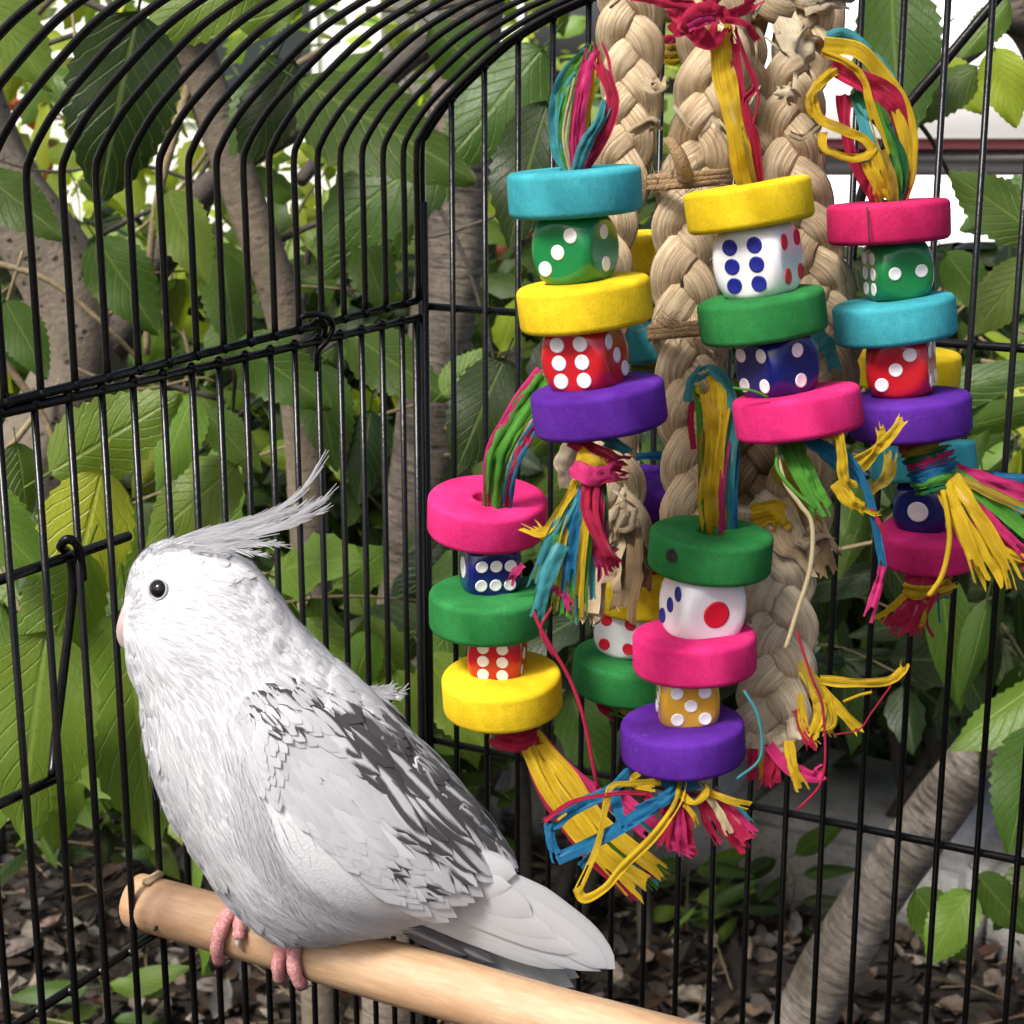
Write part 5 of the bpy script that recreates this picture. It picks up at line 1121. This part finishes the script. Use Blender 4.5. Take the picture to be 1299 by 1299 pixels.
fill(T3, 7, (-60, 330, -60, 330, 1.9, 2.8), (LT, YG, YG), .075); fill(T2, 9, (0, 520, 250, 640, 1.6, 2.3), (MD, LT, LT, YG), .075); fill(T2, 9, (-40, 330, 600, 980, 1.05, 1.5), (MD, LT, LT), .08)
fill(T1, 6, (330, 720, -60, 300, 2.0, 2.8), (LT, YG, YG), .08); fill(T1, 8, (430, 760, 300, 560, 2.0, 2.6), (MD, YG, LT, YG), .075); fill(T5, 14, (1190, 1340, 320, 560, 1.3, 2.2), (MD, LT, YG), .07, LONG, 7)
for k in range(34):                                         # bare dark twigs between the leaves
    tr_ = (T2, T3, T1)[k % 3]; a = rpx(-20, 620, -20, 760, 1.45, 2.1); dr = Vector((random.gauss(0, 1), random.gauss(0, .4), random.gauss(0, 1))).normalized()*J(.12, .4); trunk_obj(tr_, [a, a+dr*.35+Vector((J(-.02, .02), 0, J(-.02, .02))), a+dr*.7+Vector((J(-.03, .03), 0, J(-.03, .03))), a+dr], J(.0015, .0045), .0009, random.choice(('bark_dark', 'bark_dark', 'twig')), 6, 'twig')
# leafy shrubs: single leaves in front, a mass of small leaves behind
def leaf_mass(parent, cen, rad, n, size, cols_, name='foliage', gap=-.12):
    mb = MB()
    for _ in range(n):
        while True:
            u = Vector((J(-1, 1), J(-1, 1), J(-1, 1)))
            if u.length < 1 and random.random() < (.35+.65*u.length): break
        cl_ = noise.noise((u.x*2.2+cen[0], u.y*2.2+cen[1], u.z*2.2+cen[2]))
        if cl_ < gap: continue
        p = Vector(cen)+Vector((u.x*rad[0], u.y*rad[1], u.z*rad[2])); p.z = max(p.z, .02)
        dr = Vector((random.gauss(0, 1), random.gauss(0, 1), random.gauss(-.3, .7))).normalized(); nm = Vector((random.gauss(0, .7), random.gauss(-.5, .7), .8)); x = dr.cross(nm).normalized(); nm = x.cross(dr)
        L = size*random.uniform(.6, 1.3); c = vary(random.choice(cols_), .35); b = len(mb.v)
        for y, hw, dz_ in ((0, .02, 0), (.35, .27, .03), (.7, .19, .0), (1, .0, -.10)):
            for sx in ((-1, 0, 1) if hw else (0,)): mb.v.append(p + dr*y*L + x*sx*hw*L + nm*(dz_*L + (-.06*L if sx else 0))); mb.c.append(c)
        for (i0, i1, i2, i3, u0, v0, v1) in ((0, 1, 4, 3, -1, 0, .35), (1, 2, 5, 4, 0, 0, .35), (3, 4, 7, 6, -1, .35, .7), (4, 5, 8, 7, 0, .35, .7)): mb.face((b+i0, b+i1, b+i2, b+i3), [(u0, v0), (u0+1, v0), (u0+1, v1), (u0, v1)])
        mb.face((b+6, b+7, b+9), [(-1, .7), (0, .7), (0, 1)]); mb.face((b+7, b+8, b+9), [(0, .7), (1, .7), (0, 1)])
    o = mb.obj(name, M['leaf_mass'], tint=True); adopt(o, parent); o['kind'] = 'stuff'; return o
DD_ = (.012, .026, .008)  # near-black leaf green: shade of the background gaps put into the colour
def shrub(label, cx, Y, cz, rad, n, size, cols_, group=None, stems=4, fillbox=None, fcols=None, fm=LONG, fn=0, fsize=.08, name='shrub', cat='shrub'):
    c = Vector((cx, Y, cz)); t = thing(name, label, cat, group, loc=(cx, Y, ground_z(cx, Y)))
    for k in range(stems):
        a = Vector((cx+J(-.12, .12), Y+J(-.1, .1), -.08)); b = c+Vector((J(-.6, .6)*rad[0], J(-.5, .5)*rad[1], J(-.1, .6)*rad[2])); trunk_obj(t, [a, a.lerp(b, .5)+Vector((J(-.05, .05), 0, 0)), b], .014, .004, 'bark_dark', 8, 'stem')
    leaf_mass(t, c, rad, n, size, cols_)
    if fn: fill(t, fn, fillbox, fcols, fsize, fm, 6, .14)
    return t
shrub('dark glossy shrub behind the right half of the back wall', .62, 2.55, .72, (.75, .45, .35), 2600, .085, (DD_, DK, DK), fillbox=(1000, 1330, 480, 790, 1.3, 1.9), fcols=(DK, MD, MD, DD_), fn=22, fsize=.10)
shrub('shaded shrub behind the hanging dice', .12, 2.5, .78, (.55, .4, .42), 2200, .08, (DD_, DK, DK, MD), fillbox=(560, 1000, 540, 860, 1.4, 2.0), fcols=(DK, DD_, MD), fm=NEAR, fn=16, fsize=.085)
shrub('leafy shrub low behind the left wall of the cage', -.50, 2.5, .60, (.60, .45, .50), 2400, .075, (DK, MD, LT))
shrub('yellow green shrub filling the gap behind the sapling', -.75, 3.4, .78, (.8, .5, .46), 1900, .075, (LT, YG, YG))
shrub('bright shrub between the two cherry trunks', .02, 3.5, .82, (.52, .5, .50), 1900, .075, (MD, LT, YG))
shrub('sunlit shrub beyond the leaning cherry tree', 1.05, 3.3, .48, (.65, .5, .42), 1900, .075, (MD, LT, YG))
shrub('orange leaved bush glimpsed between the left bars', -.98, 3.0, 1.22, (.22, .15, .16), 260, .07, (OR, OR, YG), stems=2, name='red_leaved_bush')
shrub('orange leaved bush glimpsed beside the teal wheel', .02, 2.9, 1.02, (.16, .12, .20), 220, .07, (OR, (.6, .22, .16)), stems=2, name='red_leaved_bush')
for i, (x, y, z, rx, rz, lab) in enumerate(((-3.2, 9.5, 2.0, 2.2, 2.0, 'tall leafy tree far behind the pitted trunk'), (-.4, 11.5, 1.9, 2.0, 1.6, 'pale green tree far behind the cage corner'), (2.6, 12.5, 2.6, 2.4, 2.2, 'broad tree far behind the white vehicle'), (-6.5, 12, 2.4, 2.6, 2.4, 'dense tree far behind the left cage wall'), (5.8, 11, 2.2, 2.4, 2.2, 'round tree far beyond the leaning trunk'))):
    t = tree('garden_tree', lab, (x, y, -.02)); trunk_obj(t, [Vector((x, y, -.1)), Vector((x+.05, y, z*.5)), Vector((x, y, z))], .14, .07, 'bark_dark', 10)
    leaf_mass(t, (x, y, z), (rx, 1.3, rz), 1700, .20, ((.26, .36, .05), (.36, .42, .08), LT), 'crown', .14)
shrub('added dark shrub deepening the gaps behind the pitted trunk', -.95, 2.7, .75, (.55, .35, .45), 2000, .075, (DD_, DD_, DK, MD))  # added to deepen the gaps, their shade held in the leaf colour
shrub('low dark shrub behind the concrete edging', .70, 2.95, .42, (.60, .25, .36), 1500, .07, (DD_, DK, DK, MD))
# the trees' crowns out of view overhead, placed to shade the shrubs below
for tr_, c_, r_, n_ in ((T1, (-.55, 2.15, 2.45), (1.0, .75, .45), 1000), (T3, (-1.75, 2.1, 2.5), (.9, .8, .5), 900), (T4, (.75, 2.2, 2.4), (.9, .75, .45), 1000)): leaf_mass(tr_, c_, r_, n_, .11, (MD, LT, DK), 'crown', -.05)
# seedlings on the bed
def seedling(px, py, h, n, c, label, size=.06):
    g = PZ(px, py); g.z = ground_z(g.x, g.y); t = thing('seedling', label, 'plant', loc=tuple(g))
    twig(t, [g+Vector((0, 0, -.01)), g+Vector((J(-.01, .01), -.01, h*.6)), g+Vector((J(-.03, .03), -.02, h))], .002, n, size, c, LONG)
seedling(872, 1165, .14, 9, (MD, LT), 'green seedling beside the concrete edging', .09); seedling(905, 1190, .10, 7, (MD, LT), 'small seedling with narrow leaves in the leaf litter', .07)
seedling(130, 1290, .10, 6, (LT, MD), 'pale green seedling low by the left cage wall', .10); seedling(1000, 1175, .16, 9, (MD, DK), 'dark seedling in front of the leaning trunk', .09); seedling(620, 1100, .22, 10, (MD, LT), 'leafy seedling behind the cage corner', .09)
# concrete edging
q = NT('weathered_concrete'); co = q.obj_co(); a = q.noise(6, co, 6, .7); b = q.noise(120, co, 4, .7)
k = q.mix(q.ramp(a, [(.35, 0.), (.65, 1.)]), (.26, .25, .23), (.50, .49, .46)); k = q.mix(q.ramp(b, [(.3, .6), (.48, 0.)]), k, (.12, .115, .10)); q.l(k, q.b.inputs['Base Color']); q.set(Roughness=.9); q.bump(q.math('ADD', a, b), .5, .006); M['concrete'] = q.m
ed = thing('concrete_edging', 'low pale concrete edging along the planting bed', 'edging', loc=tuple(PZ(850, 1150)))
ea, eb = PZ(420, 985), PZ(1120, 1175); ev = (eb-ea).normalized(); en = Vector((-ev.y, ev.x, 0)); seg = .42; cnt = int((eb-ea).length/seg)+2
for k in range(-1, cnt):
    s0 = ea + ev*(k*seg); bm = bmesh.new(); bmesh.ops.create_cube(bm, size=1)
    for v in bm.verts: v.co = Vector((v.co.x*(seg-.012), v.co.y*.34, v.co.z*.20))
    bmesh.ops.bevel(bm, geom=bm.edges[:], offset=.03, segments=4, affect='EDGES')
    for f in bm.faces: f.smooth = True
    me = bpy.data.meshes.new('kerb_block'); bm.to_mesh(me); bm.free(); me.materials.append(M['concrete'])
    o = mkobj('kerb_block', me); o.parent = ed; o.matrix_parent_inverse = Matrix.Translation(-Vector(ed.location)); mt = Matrix((ev, en, Vector((0, 0, 1)))).transposed().to_4x4(); mt.translation = s0+ev*seg*.5+en*.17+Vector((0, 0, .05+J(-.006, .006))); o.matrix_basis = mt
stk = MB(); a = PZ(585, 1075); tube(stk, [a+Vector((0, 0, -.1)), PY(600, 1040, a.y-.1), PY(640, 950, a.y-.2)], .016, 8, flat=.6, jitter=.3); tag(stk.obj('stake', M['bark_dark']), 'short black stake leaning behind the cage corner', 'stake')
# leaf litter
q = NT('dead_leaf'); at = q.n('ShaderNodeAttribute', attribute_name='tint'); n = q.noise(60, q.obj_co(), 4); q.l(q.mix(q.ramp(n, [(.35, .7), (.6, 0.)]), at.outputs[0], (.012, .009, .006)), q.b.inputs['Base Color']); q.set(Roughness=.6); q.bump(q.noise(200, q.obj_co(), 3), .5, .002); M['dead'] = q.m
lm = MB()
for _ in range(7500):
    y = 1.45+2.1*random.random()**1.1; x = J(-.42, .42)*y; z = ground_z(x, y)+J(.002, .03); L = random.choice((.02, .028, .038, .05))*J(.8, 1.3)
    dr = Vector((random.gauss(0, 1), random.gauss(0, 1), random.gauss(0, .35))).normalized(); nm = Vector((random.gauss(0, .6), random.gauss(0, .6), 1)); xx = dr.cross(nm).normalized(); nm = xx.cross(dr); cu = J(-.5, .6); fo = J(-.1, .5)
    c = random.choice(((.02, .014, .01), (.02, .014, .01), (.03, .02, .013), (.025, .017, .012), (.035, .024, .016), (.06, .04, .025), (.10, .065, .04), (.16, .11, .075), (.09, .08, .07), (.24, .19, .15), (.05, .02, .012), (.22, .17, .13))); c = vary(c, .3); b = len(lm.v)
    for yy, hw in ((0, .03), (.3, .26), (.7, .20), (1, .01)):
        for sx in (-1, 0, 1): lm.v.append(Vector((x, y, z)) + dr*yy*L + xx*sx*hw*L + nm*L*(cu*(yy-.5)**2 + (fo*hw if sx else 0))); lm.c.append(c)
    for r_ in range(3):
        for s_ in range(2): i0 = b+r_*3+s_; lm.face((i0, i0+1, i0+4, i0+3))
o = lm.obj('leaf_litter', M['dead'], tint=True); tag(o, 'brown dead leaves lying over the dark soil', 'leaf litter', kind='stuff')
tw = MB()
for _ in range(160):
    y = J(1.5, 3.2); x = J(-.4, .4)*y; a = J(0, 6.28); L = J(.05, .25); p = Vector((x, y, ground_z(x, y)+.02)); e = p+Vector((math.cos(a)*L, math.sin(a)*L, J(-.01, .04))); tube(tw, [p, p.lerp(e, .5)+Vector((J(-.01, .01), J(-.01, .01), J(0, .015))), e], J(.001, .0025), 5, False)
tag(tw.obj('fallen_twigs', M['twig']), 'thin fallen twigs scattered in the leaf litter', 'twigs', kind='stuff')
# invented white building, added to give bright gaps between the trees
q = NT('white_render_wall'); q.l(q.mix(q.noise(2, q.obj_co(), 5), (.72, .71, .69), (.82, .81, .79)), q.b.inputs['Base Color']); q.set(Roughness=.85); q.bump(q.noise(60, q.obj_co(), 3), .3, .01); M['wall'] = q.m
q = NT('white_frame'); q.l(q.mix(q.noise(9, q.obj_co()), (.74, .74, .74), (.8, .8, .8)), q.b.inputs['Base Color']); q.set(Roughness=.5); M['vwhite2'] = q.m
q = NT('grey_roof'); q.l(q.mix(q.noise(5, q.obj_co(), 5), (.10, .095, .09), (.2, .19, .18)), q.b.inputs['Base Color']); q.set(Roughness=.8); M['roof'] = q.m
q = NT('window_glass'); q.l(q.mix(q.noise(2, q.obj_co()), (.02, .025, .03), (.05, .06, .07)), q.b.inputs['Base Color']); q.set(Roughness=.08); M['glass'] = q.m
HX, HY = -10.5, 15.0; backdrop = thing('backdrop', 'added white walled house far behind the trees at the left', 'backdrop', loc=(HX+5, HY+3, 0))
def hpart(name, x, y, z, sx, sy, sz, mat, par=None):
    hb = MB(); box(hb, Vector((x, y, z)), Vector((sx, 0, 0)), Vector((0, sy, 0)), Vector((0, 0, sz))); o = hb.obj(name, mat, smooth=False); adopt(o, backdrop)
    return o
hpart('wall', HX, HY, -.02, 10.6, 6, 3.3, M['wall'])
rb = MB(); rb.v += [Vector(k) for k in ((HX-.4, HY-.5, 3.25), (HX+11, HY-.5, 3.25), (HX+11, HY+6.5, 3.25), (HX-.4, HY+6.5, 3.25), (HX-.4, HY+3, 5.2), (HX+11, HY+3, 5.2))]
for f in ((0, 1, 5, 4), (3, 4, 5, 2), (0, 4, 3), (1, 2, 5), (0, 3, 2, 1)): rb.face(f)
adopt(rb.obj('roof', M['roof'], smooth=False), backdrop)
for x in (1.2, 4.3, 7.6):
    hpart('window', HX+x-.06, HY-.04, .94, 1.32, .06, 1.22, M['vwhite2']); hpart('pane', HX+x, HY-.055, 1.0, 1.2, .03, 1.1, M['glass'])
hpart('door', HX+9.4, HY-.05, 0, .95, .06, 2.1, M['roof'])
# white vehicle beyond the garden
VY = 7.0; v0 = PY(985, 180, VY).x
q = NT('white_vehicle_paint'); q.l(q.mix(q.noise(3, q.obj_co()), (.76, .76, .77), (.82, .82, .82)), q.b.inputs['Base Color']); q.set(Roughness=.3); M['vwhite'] = q.m
q = NT('dark_vehicle_trim'); q.l(q.mix(q.noise(8, q.obj_co()), (.006, .006, .007), (.02, .02, .022)), q.b.inputs['Base Color']); q.set(Roughness=.25); M['vdark'] = q.m
q = NT('maroon_stripe'); q.l(q.mix(q.noise(8, q.obj_co()), (.10, .008, .015), (.16, .012, .025)), q.b.inputs['Base Color']); q.set(Roughness=.35); M['vred'] = q.m
car = thing('parked_vehicle', 'white vehicle with dark side band and maroon stripe beyond the garden', 'vehicle', loc=(v0+1.9, VY+.9, 0))
def vbox(name, x, y, z, sx, sy, sz, mat, bev=.04):
    bm = bmesh.new(); bmesh.ops.create_cube(bm, size=1)
    for v in bm.verts: v.co = Vector((x+(v.co.x+.5)*sx, y+(v.co.y+.5)*sy, z+(v.co.z+.5)*sz))
    bmesh.ops.bevel(bm, geom=bm.edges[:], offset=bev, segments=3, affect='EDGES')
    for f in bm.faces: f.smooth = True
    me = bpy.data.meshes.new(name); bm.to_mesh(me); bm.free(); me.materials.append(mat); return adopt(mkobj(name, me), car)
vbox('lower_body', v0, VY, .34, 3.8, 1.7, .58, M['vwhite'], .012); vbox('side_band', v0+.03, VY+.04, .92, 3.74, 1.62, .11, M['vdark'], .01); vbox('stripe', v0+.02, VY+.03, 1.025, 3.76, 1.64, .042, M['vred'], .008); vbox('upper_body', v0+.005, VY-.02, 1.068, 3.79, 1.73, .62, M['vwhite'], .012)
for x in (v0+.75, v0+3.0):
    w_ = MB(); lathe(w_, [(.33, -.1), (.34, 0), (.33, .1), (.2, .1), (.19, .0), (.2, -.1)], 28); o = w_.obj('wheel', M['vdark']); put(o, Matrix.Translation((x, VY+.10, .33)) @ Matrix.Rotation(math.pi/2, 4, 'X'), car)
